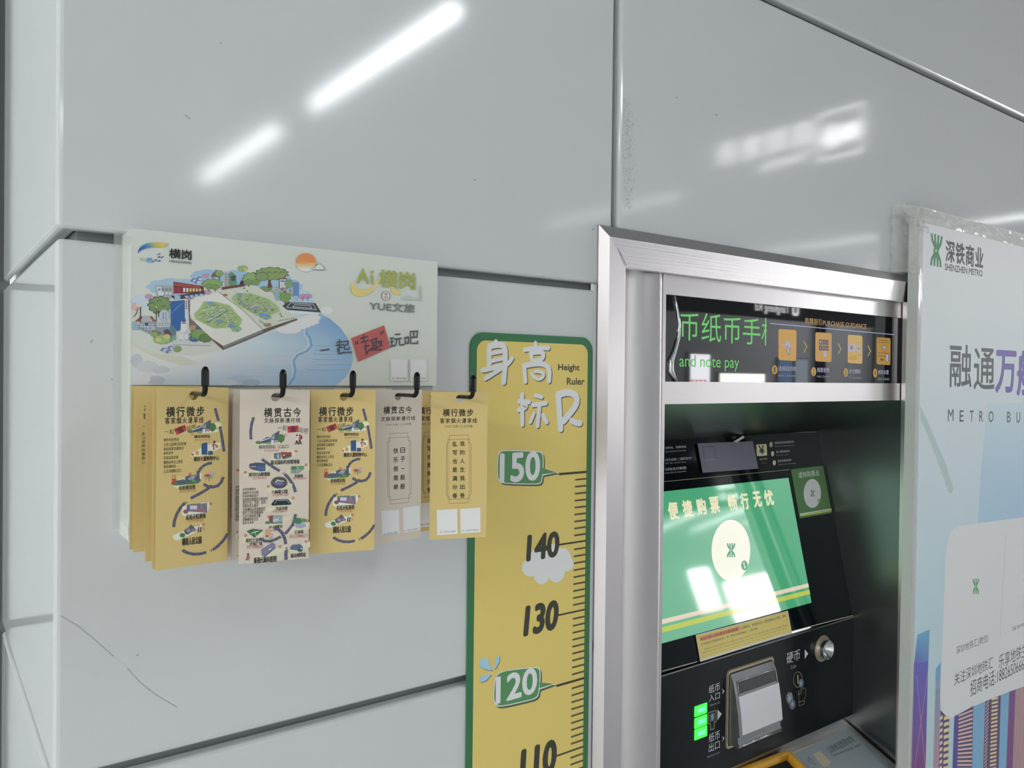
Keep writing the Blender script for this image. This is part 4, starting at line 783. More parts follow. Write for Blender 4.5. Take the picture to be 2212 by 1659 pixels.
# ================================================================== STEEL SURROUND OF THE TICKET MACHINE
sur = thing('machine_surround', 'brushed stainless steel frame around the ticket machine opening', 'frame', (1.25, 0, 1.0))
FX0, FZ1, FX1 = .7965, 1.8600, 1.7060
def rail(pa, pb, name, m, x0, z0):
    """a folded rail; pa/pb give the profile points (offset inward, depth y) mapped to both mitred ends"""
prof = [(0, -.0002), (0, -.003), (.0080, -.0180), (.0440, -.0150), (.0440, -.002)]
def zo(o_): return o_ * 2.31 if o_ <= .008 else .0185 + (o_ - .008) * 1.142
def vrail(xs, sgn, name):
    bm = bmesh.new(); A_ = [(xs + sgn * o_, y, FZ1 - zo(o_)) for o_, y in prof]; B_ = [(xs + sgn * o_, y, .75) for o_, y in prof]
    va = [bm.verts.new(p) for p in A_]; vb = [bm.verts.new(p) for p in B_]
    for i in range(len(prof) - 1): bm.faces.new((va[i], va[i + 1], vb[i + 1], vb[i]))
    return bm_obj(name, bm, M_steel, sur)
vrail(FX0, 1, 'side_rail'); vrail(FX1, -1, 'side_rail')
bm = bmesh.new(); va = [bm.verts.new((FX0 + o_, y, FZ1 - zo(o_))) for o_, y in prof]; vb = [bm.verts.new((FX1 - o_, y, FZ1 - zo(o_))) for o_, y in prof]
for i in range(len(prof) - 1): bm.faces.new((va[i], va[i + 1], vb[i + 1], vb[i]))
bm_obj('top_rail', bm, M_steelh, sur)
a = Art(wallp(-.0165), 4e-4); a.ell(1323.5, 521, 2.2, 3.8, '1c1c1a', 10); a.line([(1327, 524), (1341, 549), (1354, 575)], 1.0, '4d4a48', caps=False); a.done('corner_seam', M_dec, sur)

# ================================================================== TICKET MACHINE
tm = thing('ticket_machine', 'stainless steel subway ticket vending machine set into the wall', 'ticket machine', (1.30, .2, -.05))
YC = .0; CX0, CX1, CZT = .857, 1.664, 1.822
CUX0, CUX1, LIP = .9428, 1.6815, 1.5960
GX0, GX1, GZ0, GZ1 = .9440, 1.6840, 1.6315, 1.7690
XE = 1.700
# front sheet of the cabinet (curves away at its left edge), with openings for display and alcove
bm = bmesh.new(); R = .080
def sheet(x0, x1, z0, z1):
    v = [bm.verts.new(p) for p in ((x0, YC, z0), (x1, YC, z0), (x1, YC, z1), (x0, YC, z1))]; bm.faces.new(v)
XF = .937
sheet(XF, GX0, .70, CZT); sheet(GX0, XE, GZ1, CZT); sheet(GX0, XE, LIP, GZ0); sheet(GX1, XE, GZ0, GZ1); sheet(CUX1, XE, .70, LIP)
cv = [(XF - R * math.sin(t_), YC + R * (1 - math.cos(t_))) for t_ in [PI / 2 * k / 12 for k in range(13)]]
for p, q in zip(cv, cv[1:]): f_ = bm.faces.new([bm.verts.new(v) for v in ((p[0], p[1], .62), (p[0], p[1], CZT), (q[0], q[1], CZT), (q[0], q[1], .62))]); f_.smooth = True
# returns of the openings
for p, q in (((GX0, GZ0), (GX1, GZ0)), ((GX0, GZ1), (GX1, GZ1)), ((GX0, GZ0), (GX0, GZ1)), ((GX1, GZ0), (GX1, GZ1))):
    bm.faces.new([bm.verts.new(v) for v in ((p[0], YC, p[1]), (q[0], YC, q[1]), (q[0], YC + .004, q[1]), (p[0], YC + .004, p[1]))])
bmesh.ops.remove_doubles(bm, verts=bm.verts, dist=1e-5)
bm_obj('front_sheet', bm, M_steel, tm)
boxo('top_cover', (XF - .05, XE, YC + .05, .55, CZT - .004, CZT), M_dsteel, tm)
boxo('cabinet_body', (.868, XE, .30, .56, -.05, CZT - .005), M_dsteel, tm)
# header display
DP = Plane((0, YC + .003, 0), (1, 0, 0), (0, -1, 0))
disp = boxo('header_display', (GX0, GX1, YC + .003, YC + .012, GZ0, GZ1), M_glass, tm)
a = Art(DP, 1.5e-4, 1.2e-6, k=1.); a.crop(1430, 620, 7.541); LG = '6fd06e'
for ch, tl, br in (('币', (300, 412), (590, 880)), ('纸', (645, 418), (960, 905)), ('币', (1003, 480), (1275, 925)), ('手', (1318, 495), (1600, 945))): a.text(ch, tl, br, LG, .0)
a.text('机', (1625, 500), (1700, 955), LG, .0, clip=.30); M_lgd = ink_mat('green_led', es=.62); a.done('message_line', M_lgd, disp)
a = Art(DP, 1.5e-4, 1.2e-6, k=1.); a.crop(1430, 620, 7.541); a.text('and note pay', (285, 1100), (1252, 1378), LG, .0)
a.done('message_line', M_lgd, disp)
a = Art(DP, 1.5e-4, 1.2e-6, k=1.); a.crop(1650, 640, 6.9125); OR = 'd9a850'
a.text('购票指引', (615, 318), (858, 435), 'c19a55', .006); a.text('PURCHASE GUIDANCE', (880, 360), (1530, 488), 'c19a55', .006)
a.line([(92, 405), (1945, 573)], 9, 'b9bde6', caps=False)
def tile(q, h=OR):
    (x0, y0), (x1, y1), (x2, y2), (x3, y3) = q; rr_ = rrect(0, 0, 1, 1, .09)
    a.poly([(x0 * (1 - u) * (1 - v) + x1 * u * (1 - v) + x2 * u * v + x3 * (1 - u) * v, y0 * (1 - u) * (1 - v) + y1 * u * (1 - v) + y2 * u * v + y3 * (1 - u) * v) for u, v in rr_], h)
tile([(217, 488), (487, 505), (482, 968), (217, 950)]); tile([(768, 535), (1013, 550), (1010, 985), (766, 970)], 'd0a04e'); tile([(1252, 572), (1472, 590), (1470, 1010), (1250, 995)], 'd5b468'); tile([(1680, 612), (1892, 625), (1887, 1030), (1682, 1015)], 'c09440')
LV = 'b9b8da'
a.line([(258, 725), (446, 738)], 9, LV, caps=False); a.ell(353, 728, 40, 64, LV, 24); a.poly([(345, 740), (360, 740), (365, 770), (395, 785), (390, 870), (350, 870), (338, 800)], '5a4630'); a.poly([(350, 745), (357, 745), (362, 775), (388, 790), (384, 862), (353, 862), (345, 800)], LV)
for r_ in range(2):
    for c_ in range(3):
        x, y = 823 + c_ * 49, 645 + r_ * 88 + c_ * 3; a.poly([(x, y), (x + 42, y + 3), (x + 42, y + 76), (x, y + 73)], '3b3a40'); a.text('123456'[r_ * 3 + c_], (x + 12, y + 18), (x + 30, y + 58), LV, .02)
a.poly([(893, 815), (935, 818), (930, 905), (890, 900)], LV)
a.poly([(1262, 718), (1358, 722), (1355, 825), (1260, 820)], LV); a.text('¥', (1285, 735), (1330, 800), '5d5a56', .02); a.line([(1390, 690), (1445, 695), (1442, 885), (1388, 880), (1390, 690)], 5, 'a58f55'); a.poly([(1395, 740), (1440, 745), (1438, 820), (1393, 815)], LV); a.ell(1416, 780, 14, 22, '8a8a9a', 14); a.blob(1330, 920, 66, 40, 'd2a23e', 9)
for y in (660, 690, 848, 895): a.line([(1700, y - 6), (1870, y + 4)], 5, '6b5424', caps=False)
a.ell(1795, 765, 26, 34, '4a3f2a', 20); a.ell(1795, 765, 21, 28, LV, 20); a.poly([(1812, 860), (1862, 862), (1866, 960), (1838, 998), (1810, 960)], '5a4a2c'); a.poly([(1818, 866), (1856, 868), (1860, 955), (1838, 988), (1816, 955)], LV); a.poly([(1735, 930), (1785, 935), (1760, 975)], '4f4224')
for q in ([(590, 665), (640, 752), (592, 840)], [(1102, 702), (1148, 786), (1102, 868)], [(1550, 738), (1592, 818), (1550, 892)]): a.line(q, 14, 'c8a050', caps=False)
for (x, y), n_, rx in (((160, 1098), '1', 42), ((742, 1126), '2', 38), ((1222, 1138), '3', 34), ((1660, 1146), '4', 31)): a.ell(x, y, rx, 68, 'c79b48', 24); a.text(n_, (x - 9, y - 38), (x + 9, y + 38), '3a3328', .02)
for s_, e_, x0, y0, x1, y1 in (('选择目的地', 'Select Destination', 215, 1040, 480, 1120), ('购票张数', 'Select Quantity', 795, 1064, 975, 1140), ('支付票款', 'Pay the ticket', 1268, 1086, 1442, 1158), ('领取车票', 'Get ticket', 1700, 1098, 1862, 1170)):
    a.text(s_, (x0, y0), (x1, y1), 'b5b8d0', .005); a.text(e_, (x0 - 5, y1 + 38), (x1 + 10, y1 + 84), '9a9cb2', 0)
a.done('printed_guide', ink_mat('backlit_guide', es=.52), disp)
bm = bmesh.new()   # bare bent edge of the film at the display's left end
e0 = [(1441, 637), (1456, 640), (1461, 668), (1466, 700), (1464, 730), (1456, 758), (1448, 778), (1446, 800), (1459, 823)]
pts_ = [DP.uv(*p) for p in e0]
tube(bm, [(u, YC + .0015, v) for u, v in pts_[1:]], [.0018, .0022, .0026, .003, .0035, .005, .006, .003], 10); bm_obj('film_edge', bm, M_chrome, disp, smooth=True)
# alcove: sloped top, right cheek, left cheek
AT, AB = V((0, .2048, 1.5168)), V((0, .1107, 1.1152)); LY, LZ0 = .107, .8928
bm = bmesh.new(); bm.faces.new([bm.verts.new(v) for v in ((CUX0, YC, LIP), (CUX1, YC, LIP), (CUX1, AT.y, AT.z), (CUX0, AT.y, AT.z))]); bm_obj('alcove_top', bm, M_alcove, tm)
SH0, SH1 = V((0, .116, .868)), V((0, -.004, .8145))
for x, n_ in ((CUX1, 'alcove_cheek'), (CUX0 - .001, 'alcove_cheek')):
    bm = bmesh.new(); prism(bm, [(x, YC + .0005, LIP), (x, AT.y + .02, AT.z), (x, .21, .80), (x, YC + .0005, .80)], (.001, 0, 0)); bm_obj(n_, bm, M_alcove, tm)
SN = V((0, AB.z - AT.z, -(AB.y - AT.y))).normalized()
if SN.y > 0: SN = -SN
KP = Plane(AT, (1, 0, 0), SN)
def onk(u, v, o=0): return KP.w(u, v, o)
L = (AB - AT).length
bm = bmesh.new(); prism(bm, [tuple(onk(CUX0, 0)), tuple(onk(CUX1, 0)), tuple(onk(CUX1, -L)), tuple(onk(CUX0, -L))], tuple(-KP.N * .012)); face = bm_obj('control_panel', bm, M_black, tm)
a = Art(KP, 2e-4, 1.2e-6, k=.48)
a.crop(1425, 920, 6.144); GD = '8f866c'
a.line([(55, 170), (1000, 110), (2080, 82)], 5, '8d8b80', caps=False); a.line([(55, 740), (900, 660), (1725, 580)], 5, GD, caps=False)
a.done('trim_lines', M_dec, face); a = Art(KP, 2e-4, 1.2e-6, k=.48); a.crop(1425, 920, 6.144)
GY = '9a9ca2'
for s_, e_, y in (('目的站、购票张数', 'Select destination and the number', 272), ('付方式选“二维码支付”', 'Click "QR code Pay" button', 430), ('扫码支付取票', 'Scan the QR code to pay and take', 555)):
    a.text(s_, (70, y + 5), (355 if y != 430 else 432, y + 18 if y != 430 else y + 14), GY, .005); a.text(e_, (70, y + 58), (352, y + 62), '7f8187', 0)
a.done('code_instructions', M_dec, face); a = Art(KP, 2e-4, 1.2e-6, k=.48); a.crop(1425, 920, 6.144)
a.poly([(1280, 248), (1405, 240), (1418, 250), (1425, 385), (1415, 395), (1300, 402), (1288, 390)], 'b0a88c'); a.text('¥', (1308, 262), (1400, 375), '15171a', .02)
a.text('现金购票', (1322, 432), (1428, 448), '8f866c', .005); a.text('By cash', (1350, 488), (1415, 496), '7f7660', 0)
for (x, y), n_, s_, e_ in (((1476, 248), '1', '选择目的站和购票张数', 'Select destination and the number of tickets'), ((1498, 370), '2', '投入硬币或纸币', 'Insert coins or notes'), ((1520, 490), '3', '取走车票及找零', 'Take the ticket and the change')):
    a.ell(x, y, 20, 34, 'b0a88c', 22); a.text(n_, (x - 6, y - 20), (x + 6, y + 20), '15171a', .02)
    a.text(s_, (x + 44, y - 38), (x + 44 + {'1': 265, '2': 185, '3': 185}[n_], y - 22), GY, .005); a.text(e_, (x + 50, y + 16), (x + 44 + {'1': 265, '2': 165, '3': 240}[n_], y + 16), '7f8187', 0)
a.done('cash_instructions', M_dec, face); a = Art(KP, 2e-4, 1.2e-6, k=.48); a.crop(1425, 1310, 7.373); a.line([(45, 1030), (600, 880)], 10, 'a59f92', caps=False); a.line([(2090, 400), (2212, 368), (3085, 140)], 10, 'a59f92', caps=False)
a.done('lower_trim_line', M_dec, face)
# screen
s0, s1 = KP.uv(1703, 1032), KP.uv(1752, 1302); sx0 = CUX0 + .003; sx1 = (s0[0] + s1[0]) / 2
bm = bmesh.new(); prism(bm, [tuple(onk(sx0, s0[1], .0004)), tuple(onk(sx1, s0[1], .0004)), tuple(onk(sx1, s1[1], .0004)), tuple(onk(sx0, s1[1], .0004))], tuple(KP.N * .0004))
M_scr = mat('lit_screen_glass', (.01, .012, .012), .05, spec=.9, emit=tuple(lin('4fb381')), es=.60)
M_scr.node_tree.nodes['Principled BSDF'].inputs['IOR'].default_value = 2.1
scr = bm_obj('touch_screen', bm, M_scr, tm)
a = Art(KP, 1.2e-3, 1.2e-6, k=1.); a.crop(1425, 1030, 5.026)
for ch, tl, br in zip('便捷购票畅行无忧', ((78, 285), (235, 265), (388, 245), (530, 228), (728, 205), (862, 185), (1000, 170), (1122, 155)), ((208, 452), (362, 425), (508, 402), (652, 385), (842, 352), (972, 345), (1108, 318), (1238, 300))): a.text(ch, tl, br, 'e2dcb8', .035)
a.ell(768, 800, 210, 334, 'efeedd', 44, 0)
TG = '4d9a72'
def metro(a, cx, cy, sx, sy, h):
    for g in (-1, 1):
        for q in ([(-.86, 1), (-.80, .66), (-.58, .40), (-.30, .22), (-.2, 0)], [(.86, 1), (.80, .66), (.58, .40), (.30, .22), (.2, 0)], [(-.29, 1), (-.27, .5), (-.2, .1)], [(.29, 1), (.27, .5), (.2, .1)]):
            a.line([(cx + x * sx, cy + y * sy * g) for x, y in q], sx * .42, h, caps=False)
metro(a, 770, 798, 44, 76, TG); a.ell(914, 962, 34, 54, TG, 24); a.text('S', (900, 930), (928, 990), 'efeedd', .02)
for y0, y1, h in ((1384 + 0, 1450, 'e8d9c4'), (1450 + 8, 1510, 'c9cf5e')):
    pass
LU, LV_ = KP.uv(1425 + 1600 / 5.026, 1030 + 1158 / 5.026), KP.uv(1425 + 1608 / 5.026, 1030 + 1200 / 5.026); LW, LX = KP.uv(1425 + 1612 / 5.026, 1030 + 1228 / 5.026), KP.uv(1425 + 1618 / 5.026, 1030 + 1275 / 5.026)
a.uvin = True; a.poly([(sx0, LU[1]), (sx1, LU[1]), (sx1, LV_[1]), (sx0, LV_[1])], 'd9ccb4'); a.poly([(sx0, LW[1]), (sx1, LW[1]), (sx1, LX[1]), (sx0, LX[1])], 'b5c04c'); a.uvin = False
a.done('screen_page', ink_mat('lit_screen_page', .06, es=.8, spec=.9), scr)
# green sticker, grey taped card, yellow notice
def sticker(name, q, m, label, th=.0008, o=.0002):
    bm = bmesh.new(); prism(bm, [tuple(onk(*KP.uv(*p), o)) for p in q], tuple(KP.N * th)); return bm_obj(name, bm, m, tm, label)
st = sticker('sticker', [(1708, 1014), (1777, 1006), (1796, 1108), (1727, 1120)], mat('green_sticker', ink('44663c', .48), .4), 'green sticker with white round emblem')
a = Art(KP, 1.2e-3, 1.2e-6, k=.48); a.crop(1400, 840, 3.687)
a.text('虚拟购票点', (1190, 664), (1362, 692), 'a9b3ad', .01); a.ell(1304, 833, 69, 116, 'b9bdc6', 32); metro(a, 1306, 833, 16, 26, '5d7a4e'); a.ell(1355, 890, 11, 17, '6f9a5c', 16)
a.poly([(1204, 994), (1456, 952), (1458, 962), (1206, 1005)], 'b9c0b4'); a.poly([(1206, 1007), (1458, 965), (1459, 974), (1208, 1016)], 'b5b048'); a.done('sticker_print', M_dec, st)
st = sticker('cover_card', [(1503, 958.6), (1622, 954), (1634, 1013), (1514, 1022)], mat('grey_card', ink('5c5b66', .48), .35), 'blank grey card taped over the instructions', .0012, .004)
a = Art(KP, 5.4e-3, 1.2e-6, k=.48); a.crop(1425, 920, 6.144); a.line([(545, 285), (560, 280), (690, 276), (702, 300), (718, 440)], 4, '24242c', caps=False); a.line([(545, 285), (575, 455)], 4, '24242c', caps=False); a.line([(575, 458), (715, 448)], 4, '83838f', caps=False)
a.done('card_print', M_dec, st)
bm = bmesh.new(); q = [KP.uv(1579, 955), KP.uv(1600, 942), KP.uv(1604, 946), KP.uv(1588, 956)]; prism(bm, [tuple(onk(u, v, .0055)) for u, v in q], tuple(KP.N * .0006)); bm_obj('tape_end', bm, M_white, st)  # tape end, its glint put in as plain white
st = sticker('notice_strip', [(1501, 1371.5), (1700, 1319), (1709, 1368), (1511, 1429.5)], mat('notice_white', ink('c5c5c5', .48), .4), 'yellow notice strip with white edge stuck under the screen', .0008, .0014)
a = Art(KP, 2.4e-3, 1.2e-6, k=.48); a.crop(1425, 1310, 7.373)
a.poly([(560, 470), (2022, 72), (2088, 405), (632, 850)], 'b7a05c'); a.poly([(622, 490), (1262, 312), (1275, 378), (632, 555)], 'b5785a')
a.text('本站不售11号线商务车厢单程票', (628, 500), (1238, 380), '6a2a26', .01); a.text('如需购买，请先购买至11号线普通站台车票，再到', (1282, 320), (1995, 170), '35352c', .005); a.text('11号线站厅至端站换成，在（商务车厢换乘区）上车补票。', (642, 586), (1552, 366), '35352c', .005)
for i, (e_, x0, y0, x1, y1) in enumerate((('Single journey tickets for business class of Line 11 are not for sale at this station. If you', 690, 660, 2022, 316), ('need business class, please first purchase the ticket to the transfer station of Line 11,', 655, 728, 2028, 352), ('and buy another paper ticket in the Business Class.', 662, 788, 1965, 412))): a.text(e_, (x0, y0), (x1, y1), '6d6544', 0)
a.done('notice_print', M_dec, st)
# lower panel
LP = Plane((0, LY, 0), (1, 0, 0), (0, -1, 0))
low = boxo('lower_panel', (CUX0, CUX1, LY, LY + .012, LZ0 - .003, 1.1075), mat('black_panel_satin', (.008, .012, .014), .20, spec=.2), tm)
boxo('trim_strip', (CUX0, CUX1, LY - .0015, LY + .004, 1.1078, 1.1100), M_dsteel, tm)
a = Art(LP, 2e-4, 1.2e-6, k=.48); a.crop(1480, 1460, 8.333); GY = '9fa1a4'
for s_, tl, br in (('纸币', (425, 178), (622, 257)), ('入口', (428, 348), (620, 404)), ('纸币', (425, 1048), (622, 1128)), ('出口', (425, 1225), (618, 1300))): a.text(s_, tl, br, GY, .0)
a.text('Note in', (440, 512), (620, 490), '77797c', 0); a.text('Banknote outlet', (400, 1442), (625, 1385), '77797c', 0)
for q in ([(660, 222), (708, 275), (660, 335), (682, 275)], [(660, 1078), (708, 1118), (658, 1190), (682, 1128)]): a.poly(q, GY)
a.poly([(582, 610), (658, 682), (582, 800)], '9aa6a4'); a.line([(418, 665), (558, 620), (552, 825), (520, 835), (515, 955), (455, 970), (450, 855), (418, 862), (418, 665)], 14, '776a50'); a.poly([(440, 690), (535, 655), (530, 810), (440, 830)], '3c4a52'); a.ell(488, 735, 20, 60, '6a7f8a', 14)
a.done('banknote_legend', M_dec, low); a = Art(LP, 2e-4, 1.2e-6, k=.48); a.crop(1670, 1360, 8.294); a.text('硬币', (242, 425), (478, 542), GY, .0); a.text('Coin', (318, 645), (412, 675), '77797c', 0); a.poly([(565, 355), (628, 428), (565, 530)], GY)
a.line(arc(442, 895, 78, 138, 0, 360, 26), 9, '6e644e', caps=False); a.line([(443, 812), (443, 965)], 20, '8f8468', caps=False); a.ell(500, 960, 46, 78, '4c5862', 24); a.ell(495, 965, 14, 40, '76838d', 14)
a.line([(490, 1040), (490, 1150), (470, 1170), (450, 1100), (475, 1085), (448, 1110), (465, 1300), (555, 1270), (585, 1150), (575, 1070), (540, 1040), (512, 1060), (512, 1135)], 6, '776a50', caps=False); a.line([(462, 1300), (560, 1270), (558, 1330), (465, 1365), (462, 1300)], 6, '776a50', caps=False)
a.ell(295, 1225, 62, 108, '555b63', 24); a.ell(342, 1340, 58, 92, '4c525a', 24); a.text('¥', (262, 1165), (330, 1285), '8b929a', .01); a.ell(345, 1335, 22, 44, '7d848c', 14)
a.done('coin_legend', M_dec, low)
M_led = mat('green_button_light', (.05, .3, .05), .4, emit=(.035, 1.0, .05), es=1.15); M_ledc = mat('green_button_core', (.1, .4, .2), .4, emit=(.13, .85, .40), es=1.0)
for y0 in (555, 765, 970):
    T_ = lambda x, y: LP.uv(1480 + x / 8.333, 1460 + y / 8.333); p0, p1 = T_(165, y0), T_(387, y0 + 105)
    bm = bmesh.new(); prism(bm, [(p[0], LY, p[1]) for p in rrect(p0[0], p1[1], p1[0], p0[1], .0015, 3)], (0, -.0012, 0)); b_ = bm_obj('indicator_light', bm, M_led, tm)
    bm = bmesh.new(); w_, h_ = p1[0] - p0[0], p0[1] - p1[1]; prism(bm, [(p[0], LY - .0012, p[1]) for p in rrect(p0[0] + w_ * .22, p1[1] + h_ * .3, p1[0] - w_ * .16, p0[1] - h_ * .28, .0025, 4)], (0, -.0003, 0)); bm_obj('light_core', bm, M_ledc, b_)
# banknote slot
Bn = lambda x, y: LP.uv(1540 + x / 6.6375, 1390 + y / 6.6375)
bl, br_ = Bn(190, 960), Bn(855, 700); zt_ = (Bn(200, 395)[1] + Bn(845, 195)[1]) / 2; zb_ = (Bn(195, 1505)[1] + Bn(850, 1240)[1]) / 2
x0, x1 = bl[0], br_[0]
slot = thing('tmp', '', '', (0, 0, 0)); bpy.data.objects.remove(slot)
def ring(name, x0, x1, z0, z1, r, w, y0, y1, m, parent):
    bm = bmesh.new(); o_ = rrect(x0, z0, x1, z1, r); i_ = rrect(x0 + w, z0 + w, x1 - w, z1 - w, max(.001, r - w)); n = len(o_); L_ = []
    for pl_ in (o_, i_):
        for y in (y0, y1): L_.append([bm.verts.new((p[0], y, p[1])) for p in pl_])
    oa, ob, ia, ib = L_
    for k in range(n):
        j = (k + 1) % n
        for A_, B_ in ((oa, ob), (ib, ia), (ob, ib), (ia, oa)): bm.faces.new((A_[k], A_[j], B_[j], B_[k]))
    return bm_obj(name, bm, m, parent)
bez = ring('banknote_bezel', x0, x1, zb_, zt_, .009, .0042, LY, LY - .0022, M_gold, tm)
ring('bezel_rim', x0 - .0016, x1 + .0016, zb_ - .0016, zt_ + .0016, .0105, .0009, LY, LY - .0012, M_gold, bez)
boxo('slot_recess', (x0 + .003, x1 - .003, LY - .0009, LY - .0001, zb_ + .003, zt_ - .003), mat('dark_recess', (.03, .03, .028), .5), bez)
H_ = zt_ - zb_; xa_, xb_ = x0 + .006, x1 - .006
def zz(f): return zt_ - .005 - f * (H_ - .010)
pr_ = [(-.0005, .01), (.004, .01), (.011, .10), (.017, .28), (.023, .52), (.0265, .74), (.0275, .82), (.0235, .835), (.0235, .90), (.0265, .93), (.0255, .975), (.004, .975), (-.0005, .975)]
bm = bmesh.new(); prism(bm, [(xa_, LY - d, zz(f)) for d, f in pr_], (xb_ - xa_, 0, 0)); mouth = bm_obj('banknote_mouth', bm, M_silver, bez)
def onm(f, e=0):
    for (d0, f0), (d1, f1) in zip(pr_, pr_[1:]):
        if f0 <= f <= f1 and f1 > f0: return d0 + (d1 - d0) * (f - f0) / (f1 - f0) + e
    return e
xm0, xm1 = xa_ + .010, xb_ - .004
bm = bmesh.new(); fs_ = [.115, .18, .265]; prism(bm, [(xm0, LY - onm(f, .0008), zz(f)) for f in fs_] + [(xm0, LY - onm(f, -.002), zz(f)) for f in reversed(fs_)], (xm1 - xm0, 0, 0)); bm_obj('slot_opening', bm, mat('slot_dark', (.045, .05, .048), .35), mouth)
bm = bmesh.new()
tube(bm, [(xm0, LY - onm(.275, .001), zz(.275)), (xm0, LY - onm(.105, .001), zz(.105)), (xm1, LY - onm(.105, .001), zz(.105)), (xm1, LY - onm(.275, .001), zz(.275))], .0011, 8); bm_obj('slot_lip', bm, M_chrome, mouth, smooth=True)
bm = bmesh.new(); fs_ = [.295, .40, .5, .6, .7, .80]; prism(bm, [(xa_ + .008, LY - onm(f, .0012), zz(f)) for f in fs_] + [(xa_ + .008, LY - onm(f, 0), zz(f)) for f in reversed(fs_)], (xb_ - xa_ - .008, 0, 0)); bm_obj('front_plate', bm, mat('pale_satin_plate', (.80, .80, .83), .42, .25), mouth)
bm = bmesh.new(); tube(bm, [(xa_ + .010, LY - .0268, zz(.945)), (xb_ - .002, LY - .0268, zz(.945))], .0020, 10); bm_obj('lower_bar', bm, M_chrome, mouth, smooth=True)
# coin slot
Cn = lambda x, y: LP.uv(1670 + x / 8.294, 1360 + y / 8.294); c0 = Cn(880, 335); ry = abs(Cn(880, 100)[1] - Cn(880, 565)[1]) / 2
O_ = (c0[0], LY, c0[1])
bm = bmesh.new(); lathe(bm, O_, (0, -1, 0), (1, 0, 0), [(.0, .0002), (ry, .0002), (ry, .0016), (ry * .84, .0018), (0, .0018)], 40); coin = bm_obj('coin_ring', bm, M_gold, tm, smooth=False)
k_ = ry * .76
bm = bmesh.new(); lathe(bm, O_, (0, -1, 0), (1, 0, 0), [(k_ * .92, .0018), (k_ * .90, .0105), (k_ * .96, .0112), (k_ * .96, .0150), (k_ * .90, .0158), (k_ * .84, .0150), (k_ * .40, .0022), (0, .0022)], 56); bm_obj('coin_cup', bm, M_chrome, coin)
boxo('coin_gap', (O_[0] - k_ * .30, O_[0] + k_ * .12, LY - .0036, LY - .0021, O_[2] - k_ * .5, O_[2] + k_ * .5), M_rubber, coin)
# sloping shelf with label plate and cup rim
bm = bmesh.new(); prism(bm, [(CUX0, LY, LZ0 - .003), (CUX0, LY - .001, LZ0 - .003), (CUX0, SH0.y, SH0.z), (CUX0, SH1.y, SH1.z), (CUX0, SH1.y, SH1.z - .02), (CUX0, .14, .84)], (CUX1 - CUX0, 0, 0)); shelf = bm_obj('dispenser_shelf', bm, M_steel, tm)
sd = (SH1 - SH0).normalized(); TP = Plane(SH0, (1, 0, 0), V((0, sd.z, -sd.y)) if V((0, sd.z, -sd.y)).z > 0 else V((0, -sd.z, sd.y)))
def ont(px, py, o=0): u, v = TP.uv(px, py); return TP.w(u, v, o)
T7 = lambda x, y: (1700 + x / 7.373, 1480 + y / 7.373)
bm = bmesh.new(); prism(bm, [tuple(ont(*T7(*p), .0006)) for p in ((20, 1110), (430, 940), (960, 700), (1100, 790), (1590, 1240), (1600, 1340), (260, 1420))], tuple(TP.N * .0018)); bm_obj('label_backing', bm, M_yplate, shelf)
bm = bmesh.new(); prism(bm, [tuple(ont(*T7(*p), .0026)) for p in ((115, 1105), (440, 950), (960, 715), (1090, 800), (1580, 1250), (1590, 1420), (400, 1420))], tuple(TP.N * .0006)); lab = bm_obj('label_plate', bm, mat('blue_grey_label', ink('7d8589', .48), .3), shelf)
a = Art(TP, 3.6e-3, 1.2e-6, k=.48); a.crop(1700, 1480, 7.373)
A_, B_, C__ = [V(TP.uv(*T7(*p))) for p in ((630, 1060), (1060, 850), (700, 1110))]; a.uvin = True
def place(t_, p0, p1, hgt, h, b=0.):
    """text along an oblique baseline p0 -> p1 (crop pixels)"""
    g, f, asp = text_geo(t_, b); q0, q1 = V(TP.uv(*T7(*p0))), V(TP.uv(*T7(*p1))); d = q1 - q0; n_ = V((-d.y, d.x)).normalized() * hgt
    a.raw([tuple(q0 + d * x + n_ * y) for x, y in g], f, [a.c(h)] * len(g)); a.o += a.step
place('公用电话售票找零', (700, 1110), (1090, 910), .016, '3d474a', .01); place('Ticket and change outlet', (730, 1180), (1190, 985), .008, '46505a', .0); a.uvin = False
a.poly([(400, 1120), (510, 1070), (690, 1240), (640, 1320), (560, 1320)], '9a937c'); a.line([(330, 1165), (335, 1245), (455, 1290), (330, 1165)], 6, '3f4a4c', caps=False)
a.done('label_print', M_dec, lab)
bm = bmesh.new(); prism(bm, [tuple(ont(*T7(*p), .0003)) for p in ((960, 590), (985, 575), (1360, 920), (1840, 1310), (1800, 1330), (1340, 935))], tuple(TP.N * .0004)); bm_obj('corner_gap', bm, M_rubber, shelf)
bm = bmesh.new(); c8 = lambda x, y: (1420 + x / 6.506, 1560 + y / 6.506)
pts_ = [ont(*c8(*p), .007) for p in ((900, 860), (1380, 660), (1600, 575), (1790, 500), (1815, 505), (1840, 530), (1960, 650), (2150, 850))]
tube(bm, pts_, [.0095] * 8, 12); bm_obj('cup_rim', bm, M_yel, shelf, smooth=True)
bm = bmesh.new(); prism(bm, [tuple(ont(*c8(*p), .0004)) for p in ((1000, 900), (1420, 690), (1780, 540), (1830, 570), (2050, 850), (2050, 950))], tuple(TP.N * .0012)); bm_obj('cup_well', bm, M_rubber, shelf)
bm = bmesh.new(); prism(bm, [tuple(ont(*c8(*p), .0005)) for p in ((900, 640), (1100, 560), (1500, 400), (1680, 350), (1715, 380), (1690, 400), (1400, 500), (1150, 610))], tuple(TP.N * .0008)); bm_obj('grip_hollow', bm, mat('shadowed_brass', (.12, .09, .05), .3, .8), shelf)

